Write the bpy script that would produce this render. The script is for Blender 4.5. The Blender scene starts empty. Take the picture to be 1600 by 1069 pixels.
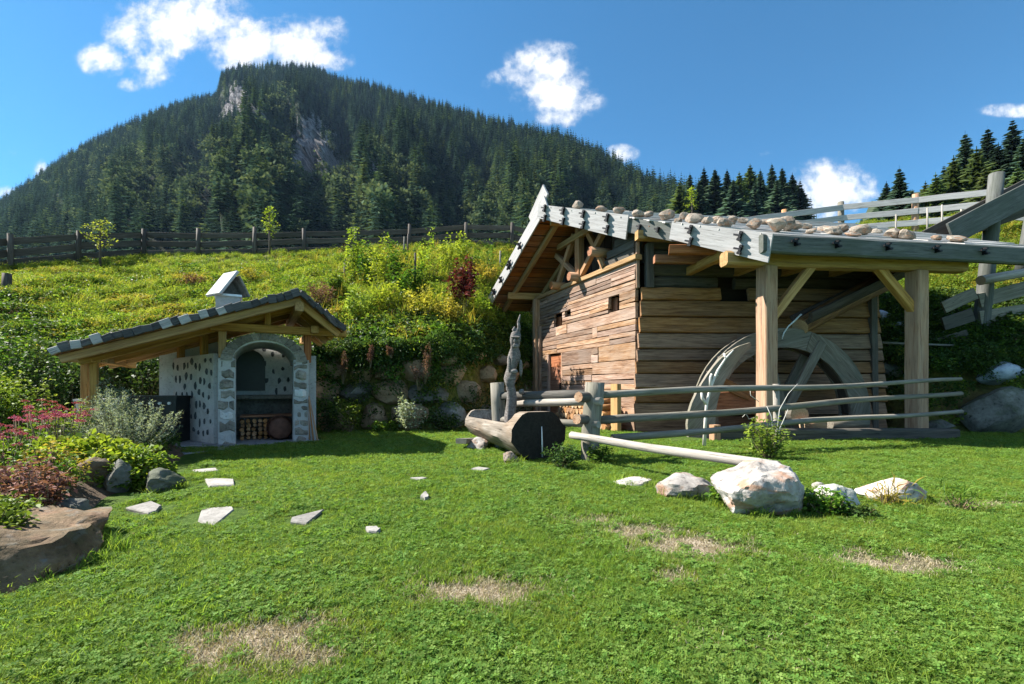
import bpy, bmesh, math, random
import numpy as np
from mathutils import Vector, Matrix, noise as mnoise
R = math.radians
rng = np.random.default_rng(7)
random.seed(7)
sc = bpy.context.scene
COL = sc.collection

# ------------------------------------------------------------------ camera, sky, sun, exposure
EYE, FPX, HOR = 1.1, 720.0, 605.0
cam_d = bpy.data.cameras.new('camera')
cam_d.lens, cam_d.sensor_width = FPX / 1600 * 36, 36
cam_d.shift_y = (HOR - 534.5) / 1600
cam_d.clip_start, cam_d.clip_end = 0.05, 12000
cam = bpy.data.objects.new('camera', cam_d)
cam.location, cam.rotation_euler = (0, 0, EYE), (R(90), 0, 0)
COL.objects.link(cam); sc.camera = cam

SUN_AZ, SUN_EL = -75.0, 46.0          # azimuth from +Y (camera forward), negative = to the left
sd = Vector((math.sin(R(SUN_AZ)) * math.cos(R(SUN_EL)), math.cos(R(SUN_AZ)) * math.cos(R(SUN_EL)), math.sin(R(SUN_EL))))
sl = bpy.data.lights.new('sun', 'SUN'); sl.energy = 5.0; sl.angle = R(0.5); sl.color = (1, .95, .86)
so = bpy.data.objects.new('sun', sl); so.rotation_euler = sd.to_track_quat('Z', 'Y').to_euler(); so.location = (-20, 10, 30); COL.objects.link(so)

vs = sc.view_settings
vs.view_transform = 'Standard'; vs.look = 'None'; vs.gamma = 1; vs.use_curve_mapping = False; vs.exposure = 1.52
sc.cycles.use_denoising = True
sc.cycles.max_bounces = 6; sc.cycles.diffuse_bounces = 3; sc.cycles.glossy_bounces = 2; sc.cycles.transmission_bounces = 4; sc.cycles.transparent_max_bounces = 6

def node(nt, typ, **kw):
    n = nt.nodes.new(typ)
    for k, v in kw.items(): setattr(n, k, v)
    return n
def inp(n, key, v):
    s = n.inputs[key]
    if hasattr(v, 'is_output') or isinstance(v, bpy.types.NodeSocket): n.id_data.links.new(v, s)
    else: s.default_value = v
def math_(nt, op, a, b=0.0, c=0.0, clamp=False):
    n = node(nt, 'ShaderNodeMath', operation=op, use_clamp=clamp)
    inp(n, 0, a); inp(n, 1, b); inp(n, 2, c); return n.outputs[0]
def vmath(nt, op, a, b):
    n = node(nt, 'ShaderNodeVectorMath', operation=op); inp(n, 0, a); inp(n, 1, b); return n.outputs[0]
def noise_(nt, vec, scale, detail=4, rough=.55, dist=0.0):
    n = node(nt, 'ShaderNodeTexNoise'); inp(n, 'Vector', vec); inp(n, 'Scale', scale); inp(n, 'Detail', detail); inp(n, 'Roughness', rough); inp(n, 'Distortion', dist)
    return n.outputs[0]
def ramp_(nt, fac, stops, interp='LINEAR'):
    n = node(nt, 'ShaderNodeValToRGB'); n.color_ramp.interpolation = interp
    el = n.color_ramp.elements
    while len(el) < len(stops): el.new(.5)
    for e, (p, c) in zip(el, stops):
        e.position = p; e.color = (*c, 1) if len(c) == 3 else c
    inp(n, 'Fac', fac); return n.outputs[0]
def mixc(nt, fac, a, b, mode='MIX'):
    n = node(nt, 'ShaderNodeMix', data_type='RGBA', blend_type=mode)
    inp(n, 0, fac)
    for k, v in ((6, a), (7, b)):
        inp(n, k, (*v, 1) if isinstance(v, tuple) and len(v) == 3 else v)
    return n.outputs[2]
def sstep(nt, x, lo, hi):
    n = node(nt, 'ShaderNodeMapRange', interpolation_type='SMOOTHSTEP'); inp(n, 0, x); inp(n, 1, lo); inp(n, 2, hi); inp(n, 3, 0.0); inp(n, 4, 1.0)
    return n.outputs[0]

w = bpy.data.worlds.new('World'); sc.world = w; w.use_nodes = True
nt = w.node_tree; nt.nodes.clear()
wo = node(nt, 'ShaderNodeOutputWorld'); bg = node(nt, 'ShaderNodeBackground'); nt.links.new(bg.outputs[0], wo.inputs[0])
sky = node(nt, 'ShaderNodeTexSky', sky_type='NISHITA', sun_disc=False)
sky.sun_elevation, sky.sun_rotation = R(SUN_EL), R(SUN_AZ)
sky.altitude, sky.air_density, sky.dust_density, sky.ozone_density = 1500, 1.0, .3, 3.0
SKY_STRENGTH = .068
geo = node(nt, 'ShaderNodeTexCoord')
d = geo.outputs['Generated']
sep = node(nt, 'ShaderNodeSeparateXYZ'); inp(sep, 0, d)
yy = math_(nt, 'MAXIMUM', sep.outputs[1], .02)
U = math_(nt, 'DIVIDE', sep.outputs[0], yy); V = math_(nt, 'DIVIDE', sep.outputs[2], yy)   # tangent-plane coordinates of the sky to the north
comb = node(nt, 'ShaderNodeCombineXYZ'); inp(comb, 0, U); inp(comb, 1, V)
n1 = noise_(nt, comb.outputs[0], 9, 8, .62, .25)
n2 = noise_(nt, comb.outputs[0], 3.2, 3, .5)
n3 = noise_(nt, comb.outputs[0], 30, 5, .6)
def blob(px, py, rx, ry, amp=1.0):
    a = math_(nt, 'MULTIPLY', math_(nt, 'SUBTRACT', U, (px - 800) / FPX), FPX / rx)
    b = math_(nt, 'MULTIPLY', math_(nt, 'SUBTRACT', V, (HOR - py) / FPX), FPX / ry)
    r2 = math_(nt, 'ADD', math_(nt, 'MULTIPLY', a, a), math_(nt, 'MULTIPLY', b, b))
    return math_(nt, 'MULTIPLY', math_(nt, 'EXPONENT', math_(nt, 'MULTIPLY', r2, -1.0)), amp)
tot = None
for bl in [(165, 92, 40, 26), (205, 50, 42, 44), (262, 40, 58, 50), (240, 108, 40, 34, .8), (330, 28, 60, 48), (385, 66, 62, 44), (460, 70, 62, 46), (505, 92, 46, 22, .8), (522, 52, 26, 28, .75),
           (205, 132, 26, 14, .6), (855, 102, 60, 36), (800, 128, 44, 24, .8), (875, 148, 62, 42), (815, 145, 46, 22, .62), (868, 182, 44, 20, .8), (972, 240, 26, 15, .8), (1296, 300, 66, 42, 1.35), (1265, 318, 40, 30, .7),
           (62, 264, 14, 16, .8), (10, 300, 22, 12, .6), (1585, 172, 60, 13, .62), (1195, 240, 20, 14, .4), (20, 240, 18, 10, .3), (-260, 120, 120, 60, .9), (1950, 150, 140, 60, .9), (2300, 300, 150, 50, 1)]:
    b_ = blob(*bl)
    tot = b_ if tot is None else math_(nt, 'MAXIMUM', tot, b_)
dens = math_(nt, 'ADD', tot, math_(nt, 'MULTIPLY', math_(nt, 'SUBTRACT', n1, .5), 2.3))
dens = math_(nt, 'ADD', dens, math_(nt, 'MULTIPLY', math_(nt, 'SUBTRACT', n3, .5), 1.3))
dens = math_(nt, 'MULTIPLY', dens, sstep(nt, tot, .08, .36))
mask = math_(nt, 'MULTIPLY', sstep(nt, dens, .12, 1.15), sstep(nt, sep.outputs[1], .05, .2))
# clouds added over the unseen dome to whiten and lift the ambient light
m1 = noise_(nt, d, 2.6, 8, .6, .3)
inside = math_(nt, 'MULTIPLY', math_(nt, 'MULTIPLY', sstep(nt, math_(nt, 'ABSOLUTE', U), 1.45, 1.2), sstep(nt, V, 1.15, .95)), sstep(nt, sep.outputs[1], .05, .2))
m2 = math_(nt, 'MULTIPLY', math_(nt, 'MULTIPLY', sstep(nt, m1, .49, .60), sstep(nt, sep.outputs[2], .03, .15)), math_(nt, 'SUBTRACT', 1.0, inside))
mask = math_(nt, 'MAXIMUM', mask, math_(nt, 'MULTIPLY', m2, .9))
shade = ramp_(nt, math_(nt, 'ADD', dens, math_(nt, 'MULTIPLY', n2, .25)), [(.30, (.70, .82, .98)), (.52, (.66, .73, .84)), (.72, (.86, .89, .94)), (.98, (1, 1, 1))])
cl = mixc(nt, 1.0, shade, (6.2, 6.2, 6.2), 'MULTIPLY')
skyc = mixc(nt, 1.0, sky.outputs[0], (.40, .90, 1.03), 'MULTIPLY')
inp(bg, 'Color', mixc(nt, mask, skyc, cl)); inp(bg, 'Strength', SKY_STRENGTH)

# ------------------------------------------------------------------ helpers
def P(px, py, Y): return Vector(((px - 800) / FPX * Y, Y, EYE + (HOR - py) / FPX * Y))
def G(px, py):                               # point of the flat lawn under a pixel
    Y = EYE * FPX / (py - HOR); return Vector(((px - 800) / FPX * Y, Y, 0))
WM = {}
def place(o, M=None, parent=None):
    COL.objects.link(o)
    M = M if M is not None else Matrix.Identity(4)
    if parent is not None:
        o.parent = parent; o.matrix_basis = WM[parent.name].inverted() @ M
    else: o.matrix_basis = M
    WM[o.name] = M.copy(); return o
def tag(o, label, cat, group=None, kind=None):
    o['label'] = label; o['category'] = cat
    if group: o['group'] = group
    if kind: o['kind'] = kind
    return o
def struct(o, kind='structure'):
    o['kind'] = kind; return o
def thing(name, loc, label, cat, group=None):
    o = bpy.data.objects.new(name, None); o.empty_display_size = .3
    place(o, Matrix.Translation(Vector(loc))); return tag(o, label, cat, group)
def mk(name, verts, faces, mats, smooth=False, midx=None):
    me = bpy.data.meshes.new(name)
    me.from_pydata([tuple(v) for v in verts], [], faces)
    for m in (mats if isinstance(mats, (list, tuple)) else [mats]): me.materials.append(m)
    if smooth: me.polygons.foreach_set('use_smooth', [True] * len(me.polygons))
    if midx is not None: me.polygons.foreach_set('material_index', midx)
    me.update(); return me
def fast_mesh(name, V, F, mat, tint=None, smooth=False):
    """V (n,3), F (m,k) arrays -> mesh with an optional float attribute tint per face"""
    me = bpy.data.meshes.new(name); n, (m, k) = len(V), F.shape
    me.vertices.add(n); me.vertices.foreach_set('co', np.ascontiguousarray(V, dtype=np.float32).ravel())
    me.loops.add(m * k); me.loops.foreach_set('vertex_index', np.ascontiguousarray(F, dtype=np.int32).ravel())
    me.polygons.add(m); me.polygons.foreach_set('loop_start', np.arange(0, m * k, k, dtype=np.int32))
    if smooth: me.polygons.foreach_set('use_smooth', np.ones(m, dtype=bool))
    me.materials.append(mat)
    if tint is not None:
        a = me.attributes.new('tint', 'FLOAT', 'FACE'); a.data.foreach_set('value', np.ascontiguousarray(tint, dtype=np.float32))
    me.update(calc_edges=True); me.validate(); return me
def frame(p0, p1, up=(0, 0, 1)):
    p0, p1, up = Vector(p0), Vector(p1), Vector(up)
    x = (p1 - p0).normalized()
    if abs(x.dot(up.normalized())) > .999: up = Vector((0, 1, 0))
    z = (up - x * up.dot(x)).normalized(); y = z.cross(x)
    M = Matrix((x, y, z)).transposed().to_4x4(); M.translation = (p0 + p1) / 2
    return M, (p1 - p0).length
def beam(name, p0, p1, wd, ht, mat, parent=None, up=(0, 0, 1), ch=.012, jit=.004, n=1):
    """a chamfered, slightly uneven timber from p0 to p1, its grain along local X"""
    M, L = frame(p0, p1, up); a, b = wd / 2, ht / 2; c = min(ch, a * .6, b * .6)
    prof = [(-a + c, -b), (a - c, -b), (a, -b + c), (a, b - c), (a - c, b), (-a + c, b), (-a, b - c), (-a, -b + c)]
    vs_, fs = [], []
    for i in range(n + 1):
        dy, dz, s = random.uniform(-jit, jit), random.uniform(-jit, jit), 1 + random.uniform(-1, 1) * jit * 3
        ex = random.uniform(-.3, .3) * c if i in (0, n) else 0
        vs_ += [(-L / 2 + L * i / n + ex, y * s + dy, z * s + dz) for y, z in prof]
    for i in range(n):
        for k in range(8):
            k2 = (k + 1) % 8; fs.append((i * 8 + k, i * 8 + k2, i * 8 + 8 + k2, i * 8 + 8 + k))
    fs += [tuple(range(7, -1, -1)), tuple(range(n * 8, n * 8 + 8))]
    o = bpy.data.objects.new(name, mk(name, vs_, fs, mat)); return place(o, M, parent)
def log(name, p0, p1, r0, r1, mat, parent=None, sides=10, n=5, jit=.06, cap=None, bend=0.0, up=(0, 0, 1), sway=0.0):
    M, L = frame(p0, p1, up); vs_, fs, mi = [], [], []
    ph = random.uniform(0, 9); rad = [1 + random.uniform(-1, 1) * jit for _ in range(sides)]
    for i in range(n + 1):
        t = i / n; r = r0 + (r1 - r0) * t
        oy, oz = math.sin(ph + t * 5) * r * jit * 2 * (0 if i in (0,) else 1), -bend * math.sin(t * math.pi) + math.cos(ph + t * 4) * r * jit + sway * math.sin(ph * 3 + t * 7) * math.sin(t * math.pi)
        for k in range(sides):
            a = 2 * math.pi * k / sides; rr = r * rad[k] * (1 + random.uniform(-1, 1) * jit * .5)
            vs_.append((-L / 2 + L * t, math.cos(a) * rr + oy, math.sin(a) * rr + oz))
    for i in range(n):
        for k in range(sides):
            k2 = (k + 1) % sides; fs.append((i * sides + k, i * sides + k2, (i + 1) * sides + k2, (i + 1) * sides + k)); mi.append(0)
    fs += [tuple(range(sides - 1, -1, -1)), tuple(range(n * sides, (n + 1) * sides))]; mi += [1, 1]
    me = mk(name, vs_, fs, [mat, cap or mat], True, mi)
    me.polygons[len(fs) - 1].use_smooth = False; me.polygons[len(fs) - 2].use_smooth = False
    return place(bpy.data.objects.new(name, me), M, parent)
def rock_mesh(name, size, seed, mat, sub=3, cuts=9, rough=.10):
    bm = bmesh.new(); bmesh.ops.create_icosphere(bm, subdivisions=sub, radius=1)
    rr = random.Random(seed)
    planes = []
    for _ in range(cuts):
        v = Vector((rr.gauss(0, 1), rr.gauss(0, 1), rr.gauss(0, .8))).normalized(); planes.append((v, rr.uniform(.55, .85)))
    off = Vector((seed * 3.7, seed * 1.3, seed * .7))
    for v in bm.verts:
        p = v.co.copy()
        for nn, dd in planes:
            e = p.dot(nn) - dd
            if e > 0: p -= nn * e * .92
        p *= 1 + rough * (mnoise.noise(p * 2.1 + off) + .5 * mnoise.noise(p * 5 + off) + .3 * mnoise.noise(p * 11 + off) + (.22 * mnoise.noise(p * 24 + off) + .35 * abs(mnoise.noise(p * 4 - off)) if sub > 3 else 0))
        v.co = (p.x * size[0], p.y * size[1], p.z * size[2])
    me = bpy.data.meshes.new(name); bm.to_mesh(me); bm.free(); me.materials.append(mat)
    me.polygons.foreach_set('use_smooth', [True] * len(me.polygons))
    try: me.set_sharp_from_angle(angle=R(32))
    except Exception: pass
    return me
def rock(name, c, size, seed, mat, parent=None, rz=0.0, sub=3, cuts=9, rough=.10, rx=0.0):
    M = Matrix.Translation(Vector(c)) @ Matrix.Rotation(rz, 4, 'Z') @ Matrix.Rotation(rx, 4, 'X')
    return place(bpy.data.objects.new(name, rock_mesh(name, size, seed, mat, sub, cuts, rough)), M, parent)
def prism(name, poly, z0, z1, mat, parent=None, jit=.0):
    """poly: list of world (x,y); a slab with slightly bevelled top"""
    c = Vector((sum(p[0] for p in poly) / len(poly), sum(p[1] for p in poly) / len(poly), 0)); n = len(poly)
    vs_ = [(p[0] - c.x, p[1] - c.y, z0) for p in poly] + [(p[0] - c.x, p[1] - c.y, z1 - .012) for p in poly] + [((p[0] - c.x) * .94, (p[1] - c.y) * .94, z1 + random.uniform(-jit, jit)) for p in poly]
    fs = []
    for r in range(2):
        for k in range(n): fs.append((r * n + k, r * n + (k + 1) % n, (r + 1) * n + (k + 1) % n, (r + 1) * n + k))
    fs += [tuple(range(2 * n, 3 * n)), tuple(range(n - 1, -1, -1))]
    return place(bpy.data.objects.new(name, mk(name, vs_, fs, mat)), Matrix.Translation(c), parent)
def tube(pts, r, sides=6):
    """verts and quads of a bent tapering tube"""
    V_, F_ = [], []; pts = [Vector(p) for p in pts]
    for i, p in enumerate(pts):
        t = (pts[min(i + 1, len(pts) - 1)] - pts[max(i - 1, 0)]).normalized()
        a = t.orthogonal().normalized() if i == 0 else (a - t * a.dot(t)).normalized()
        b = t.cross(a); rr = r[i] if isinstance(r, (list, tuple)) else r
        for k in range(sides):
            an = 2 * math.pi * k / sides; V_.append(p + a * math.cos(an) * rr + b * math.sin(an) * rr)
    for i in range(len(pts) - 1):
        for k in range(sides): F_.append((i * sides + k, i * sides + (k + 1) % sides, (i + 1) * sides + (k + 1) % sides, (i + 1) * sides + k))
    n = (len(pts) - 1) * sides
    F_ += [tuple(range(sides - 1, -1, -1)), tuple(range(n, n + sides))]
    return V_, F_
def tubes(name, lst, mat, parent=None, origin=(0, 0, 0), sides=5):
    VV, FF = [], []
    for pts, r in lst:
        v, f = tube(pts, r, sides); o = len(VV); VV += v; FF += [tuple(i + o for i in q) for q in f]
    o = Vector(origin)
    return place(bpy.data.objects.new(name, mk(name, [v - o for v in VV], FF, mat, True)), Matrix.Translation(o), parent)
def boxes(name, lst, mat, parent=None, M=None):
    """several axis-aligned boxes (centre, size) joined into one part, in the frame M"""
    VV, FF = [], []
    for c, s in lst:
        o = len(VV)
        for z in (-1, 1):
            for y, x in ((-1, -1), (-1, 1), (1, 1), (1, -1)): VV.append((c[0] + x * s[0] / 2, c[1] + y * s[1] / 2, c[2] + z * s[2] / 2))
        FF += [tuple(o + i for i in f) for f in ((3, 2, 1, 0), (4, 5, 6, 7), (0, 1, 5, 4), (1, 2, 6, 5), (2, 3, 7, 6), (3, 0, 4, 7))]
    return place(bpy.data.objects.new(name, mk(name, VV, FF, mat)), M, parent)
def leaf_arrays(Pn, size, dirs=None, aspect=.45, droop=.25, lift=.25):
    """one folded diamond leaf at each point: returns verts and quads"""
    n = len(Pn); size = np.broadcast_to(size, (n,))[:, None]
    if dirs is None:
        dirs = rng.normal(size=(n, 3)); dirs[:, 2] = np.abs(dirs[:, 2]) * .6 + lift - .25
    dirs = dirs / np.linalg.norm(dirs, axis=1, keepdims=True)
    q = rng.normal(size=(n, 3)) * .6 + np.array([0, 0, 1.0])
    side = np.cross(dirs, q); side /= np.linalg.norm(side, axis=1, keepdims=True) + 1e-9
    nor = np.cross(side, dirs)
    b = Pn; mid = Pn + dirs * size * .5
    l = mid + side * size * aspect * .5 + nor * size * .10; r = mid - side * size * aspect * .5 + nor * size * .10
    t = Pn + dirs * size - np.array([0, 0, 1]) * size * droop * rng.random((n, 1))
    Vt = np.stack([b, l, t, r], 1).reshape(-1, 3)
    F = np.arange(4 * n).reshape(n, 4)
    return Vt, F
def leaves(name, Pn, size, mat, parent=None, origin=(0, 0, 0), **kw):
    Vt, F = leaf_arrays(Pn - np.array(origin), size, **kw)
    me = fast_mesh(name, Vt, F, mat, rng.random(len(Pn)))
    o = bpy.data.objects.new(name, me); return place(o, Matrix.Translation(Vector(origin)), parent)
def scatter(name, pts, scale, rot, idx, templates):
    """one object of instances on given points (geometry nodes)"""
    n = len(pts); me = bpy.data.meshes.new(name); me.vertices.add(n)
    me.vertices.foreach_set('co', np.ascontiguousarray(pts, dtype=np.float32).ravel())
    for nm, typ, key, arr in (('sc', 'FLOAT', 'value', scale), ('rot', 'FLOAT_VECTOR', 'vector', rot), ('idx', 'INT', 'value', idx)):
        a = me.attributes.new(nm, typ, 'POINT'); a.data.foreach_set(key, np.ascontiguousarray(arr, dtype=np.int32 if typ == 'INT' else np.float32).ravel())
    o = place(bpy.data.objects.new(name, me))
    g = bpy.data.node_groups.new(name, 'GeometryNodeTree')
    g.interface.new_socket('Geometry', in_out='INPUT', socket_type='NodeSocketGeometry'); g.interface.new_socket('Geometry', in_out='OUTPUT', socket_type='NodeSocketGeometry')
    gi, go = g.nodes.new('NodeGroupInput'), g.nodes.new('NodeGroupOutput')
    ip = g.nodes.new('GeometryNodeInstanceOnPoints'); jn = g.nodes.new('GeometryNodeJoinGeometry')
    for t in reversed(templates):
        oi = g.nodes.new('GeometryNodeObjectInfo'); oi.inputs['Object'].default_value = t; oi.inputs['As Instance'].default_value = True
        g.links.new(oi.outputs['Geometry'], jn.inputs[0])
    def at(nm, typ):
        a = g.nodes.new('GeometryNodeInputNamedAttribute'); a.data_type = typ; a.inputs['Name'].default_value = nm; return a.outputs[0]
    g.links.new(gi.outputs[0], ip.inputs['Points']); g.links.new(jn.outputs[0], ip.inputs['Instance'])
    ip.inputs['Pick Instance'].default_value = True
    g.links.new(at('idx', 'INT'), ip.inputs['Instance Index']); g.links.new(at('sc', 'FLOAT'), ip.inputs['Scale']); g.links.new(at('rot', 'FLOAT_VECTOR'), ip.inputs['Rotation'])
    g.links.new(ip.outputs[0], go.inputs[0])
    md = o.modifiers.new('scatter', 'NODES'); md.node_group = g
    o['kind'] = 'stuff'; return o
def template(name, me): return bpy.data.objects.new(name, me)      # source mesh for scatter(), lives only inside it
def join_arr(lst):
    VV, FF, TT, o = [], [], [], 0
    for v, f, t in lst:
        VV.append(v); FF.append(f + o); TT.append(np.broadcast_to(t, (len(f),))); o += len(v)
    return np.concatenate(VV), np.concatenate(FF), np.concatenate(TT)

# ------------------------------------------------------------------ materials
def newmat(name):
    m = bpy.data.materials.new(name); m.use_nodes = True; nt = m.node_tree; nt.nodes.clear()
    out = node(nt, 'ShaderNodeOutputMaterial'); b = node(nt, 'ShaderNodeBsdfPrincipled'); nt.links.new(b.outputs[0], out.inputs[0])
    return m, nt, b, out
def objco(nt, sx=1, sy=1, sz=1, rnd=True):
    tc = node(nt, 'ShaderNodeTexCoord'); v = vmath(nt, 'MULTIPLY', tc.outputs['Object'], (sx, sy, sz))
    oi = node(nt, 'ShaderNodeObjectInfo')
    if rnd:
        c = node(nt, 'ShaderNodeCombineXYZ')
        for i, k in enumerate((37., 91., 53.)): inp(c, i, math_(nt, 'MULTIPLY', oi.outputs['Random'], k))
        v = vmath(nt, 'ADD', v, c.outputs[0])
    return v, oi.outputs['Random'], tc.outputs['Object']
def bump(nt, b, h, strength=.4, dist=.02):
    n = node(nt, 'ShaderNodeBump'); inp(n, 'Strength', strength); inp(n, 'Distance', dist); inp(n, 'Height', h); nt.links.new(n.outputs[0], b.inputs['Normal'])
def wood(name, dark, mid, light, var=.35, rough=.8, gs=1.0, grey=None, greyamt=.4, satvar=.25, huevar=.0):
    m, nt, b, _ = newmat(name)
    v, rnd, _o = objco(nt, .55 * gs, 9 * gs, 9 * gs)
    g1 = noise_(nt, v, 2.2, 8, .62, .6)
    v2, _, _ = objco(nt, 1.6 * gs, 34 * gs, 34 * gs)
    g2 = noise_(nt, v2, 2.0, 5, .6, .3)
    v3, _, _ = objco(nt, .7, 2.2, 2.2)
    g3 = noise_(nt, v3, 1.7, 5, .6)
    f = math_(nt, 'ADD', math_(nt, 'MULTIPLY', g1, .6), math_(nt, 'MULTIPLY', g2, .4))
    c = ramp_(nt, f, [(.33, dark), (.5, mid), (.68, light)])
    if grey: c = mixc(nt, math_(nt, 'MULTIPLY', sstep(nt, g3, .42, .64), greyamt), c, grey)
    crack = sstep(nt, g2, .30, .38)
    c = mixc(nt, crack, tuple(x * .35 for x in dark), c)
    hs = node(nt, 'ShaderNodeHueSaturation'); inp(hs, 'Color', c)
    r2 = node(nt, 'ShaderNodeTexWhiteNoise', noise_dimensions='1D'); inp(r2, 'W', rnd)
    inp(hs, 'Value', math_(nt, 'ADD', 1 - var / 2, math_(nt, 'MULTIPLY', r2.outputs[0], var)))
    inp(hs, 'Saturation', math_(nt, 'ADD', 1 - satvar / 2, math_(nt, 'MULTIPLY', rnd, satvar)))
    if huevar: inp(hs, 'Hue', math_(nt, 'ADD', .5 - huevar / 2, math_(nt, 'MULTIPLY', rnd, huevar)))
    inp(b, 'Base Color', hs.outputs[0]); inp(b, 'Roughness', rough); inp(b, 'Specular IOR Level', .25)
    bump(nt, b, f, .55, .012); return m
def stone(name, c1, c2, c3, scale=3.0, rough=.85, moss=None, mossamt=.5, bs=.6, stain=None):
    m, nt, b, _ = newmat(name)
    v, rnd, oc = objco(nt)
    a = noise_(nt, v, scale, 8, .62, .4); a2 = noise_(nt, v, scale * 7, 6, .65)
    v2, _, _ = objco(nt, 1, 1, 2.4)
    st = noise_(nt, v2, scale * 1.4, 4, .5, 1.2)
    f = math_(nt, 'ADD', math_(nt, 'MULTIPLY', a, .65), math_(nt, 'MULTIPLY', a2, .35))
    c = ramp_(nt, f, [(.34, c1), (.5, c2), (.66, c3)])
    if stain: c = mixc(nt, math_(nt, 'MULTIPLY', sstep(nt, st, .52, .66), .75), c, stain)
    c = mixc(nt, sstep(nt, a2, .3, .4), tuple(x * .5 for x in c1), c)
    if moss:
        gm = node(nt, 'ShaderNodeNewGeometry'); sp = node(nt, 'ShaderNodeSeparateXYZ'); inp(sp, 0, gm.outputs['Normal'])
        k = sstep(nt, math_(nt, 'ADD', math_(nt, 'MULTIPLY', sp.outputs[2], .25), noise_(nt, v, scale * 1.3, 6, .65)), .55, .78)
        c = mixc(nt, math_(nt, 'MULTIPLY', k, mossamt), c, moss)
    hs = node(nt, 'ShaderNodeHueSaturation'); inp(hs, 'Color', c); inp(hs, 'Value', math_(nt, 'ADD', .72, math_(nt, 'MULTIPLY', rnd, .56)))
    inp(b, 'Base Color', hs.outputs[0]); inp(b, 'Roughness', rough); inp(b, 'Specular IOR Level', .25)
    bump(nt, b, math_(nt, 'ADD', f, math_(nt, 'MULTIPLY', st, .5)), bs, .04); return m
def leafmat(name, cols, trans=.4, rough=.55, var=.35, huevar=.05, world=None):
    m, nt, b, out = newmat(name)
    at = node(nt, 'ShaderNodeAttribute', attribute_name='tint'); oi = node(nt, 'ShaderNodeObjectInfo')
    c = ramp_(nt, at.outputs['Fac'], [(i / (len(cols) - 1), c) for i, c in enumerate(cols)])
    if world:
        gp = node(nt, 'ShaderNodeNewGeometry')
        k = noise_(nt, gp.outputs['Position'], world[0], 4, .6)
        c = mixc(nt, math_(nt, 'MULTIPLY', sstep(nt, k, .42, .66), world[2]), c, world[1])
    hs = node(nt, 'ShaderNodeHueSaturation'); inp(hs, 'Color', c)
    inp(hs, 'Value', math_(nt, 'ADD', 1 - var / 2, math_(nt, 'MULTIPLY', oi.outputs['Random'], var)))
    r2 = node(nt, 'ShaderNodeTexWhiteNoise', noise_dimensions='1D'); inp(r2, 'W', oi.outputs['Random'])
    inp(hs, 'Hue', math_(nt, 'ADD', .5 - huevar / 2, math_(nt, 'MULTIPLY', r2.outputs[0], huevar)))
    inp(b, 'Base Color', hs.outputs[0]); inp(b, 'Roughness', rough); inp(b, 'Specular IOR Level', .10 if rough < .8 else 0.0)
    tr = node(nt, 'ShaderNodeBsdfTranslucent'); inp(tr, 'Color', mixc(nt, 1.0, hs.outputs[0], (1.35, 1.3, .7), 'MULTIPLY'))
    mx = node(nt, 'ShaderNodeMixShader'); inp(mx, 0, trans); nt.links.new(b.outputs[0], mx.inputs[1]); nt.links.new(tr.outputs[0], mx.inputs[2]); nt.links.new(mx.outputs[0], out.inputs[0])
    return m
def plain(name, c, rough=.6, metal=0.0, var=0.0, ns=8, nb=.3):
    m, nt, b, _ = newmat(name); v, rnd, _o = objco(nt)
    k = noise_(nt, v, ns, 6, .6)
    cc = ramp_(nt, k, [(.3, tuple(x * (1 - var) for x in c)), (.7, tuple(min(1, x * (1 + var)) for x in c))])
    inp(b, 'Base Color', cc); inp(b, 'Roughness', rough); inp(b, 'Metallic', metal); bump(nt, b, k, nb, .01); return m

W = {}
W['gable'] = wood('gable_planks', (.065, .031, .018), (.29, .17, .105), (.52, .385, .295), var=.75, grey=(.34, .255, .20), greyamt=.6, satvar=.4, huevar=.012)
W['front'] = wood('front_planks', (.07, .032, .016), (.25, .135, .068), (.43, .265, .145), var=.65, grey=(.19, .125, .085), greyamt=.35, satvar=.4)
W['beam'] = wood('golden_timber', (.20, .10, .035), (.42, .245, .09), (.58, .37, .16), var=.25, gs=.8)
W['post'] = wood('larch_post', (.19, .078, .036), (.40, .215, .11), (.53, .345, .21), var=.15, gs=.8, grey=(.34, .25, .18), greyamt=.3)
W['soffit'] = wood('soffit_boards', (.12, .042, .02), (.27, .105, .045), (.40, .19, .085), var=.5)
W['silver'] = wood('silver_boards', (.21, .20, .195), (.36, .35, .345), (.46, .45, .445), var=.10, rough=.75, satvar=.0)
W['grey'] = wood('grey_weathered_wood', (.09, .08, .068), (.20, .18, .15), (.31, .285, .24), var=.35, grey=(.15, .145, .105), greyamt=.55, satvar=.2)
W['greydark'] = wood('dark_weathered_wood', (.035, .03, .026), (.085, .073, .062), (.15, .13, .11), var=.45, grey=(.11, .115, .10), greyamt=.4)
W['fence'] = wood('old_fence_wood', (.03, .024, .02), (.075, .06, .05), (.13, .11, .095), var=.5)
W['eave'] = wood('eave_wood', (.055, .057, .053), (.11, .113, .106), (.18, .183, .172), var=.2, grey=(.08, .09, .072), greyamt=.6, satvar=.2)
W['roofwood'] = wood('roof_boards', (.24, .225, .21), (.40, .385, .37), (.52, .505, .49), var=.35, satvar=.2)
W['red'] = wood('red_brown_door', (.17, .055, .025), (.36, .14, .07), (.48, .22, .12), var=.2)
W['inner'] = wood('inner_shade_wood', (.012, .008, .006), (.03, .02, .014), (.05, .036, .026), var=.4)  # interior darkness put into the colour, seen through openings and gaps
W['wheel'] = wood('wet_wheel_wood', (.07, .058, .044), (.17, .148, .118), (.29, .26, .215), var=.2, grey=(.12, .12, .095), greyamt=.6, satvar=.2)
W['trough'] = wood('trough_wood', (.07, .057, .045), (.21, .178, .145), (.37, .33, .29), var=.1, grey=(.21, .13, .07), greyamt=.4, gs=.6)
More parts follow.
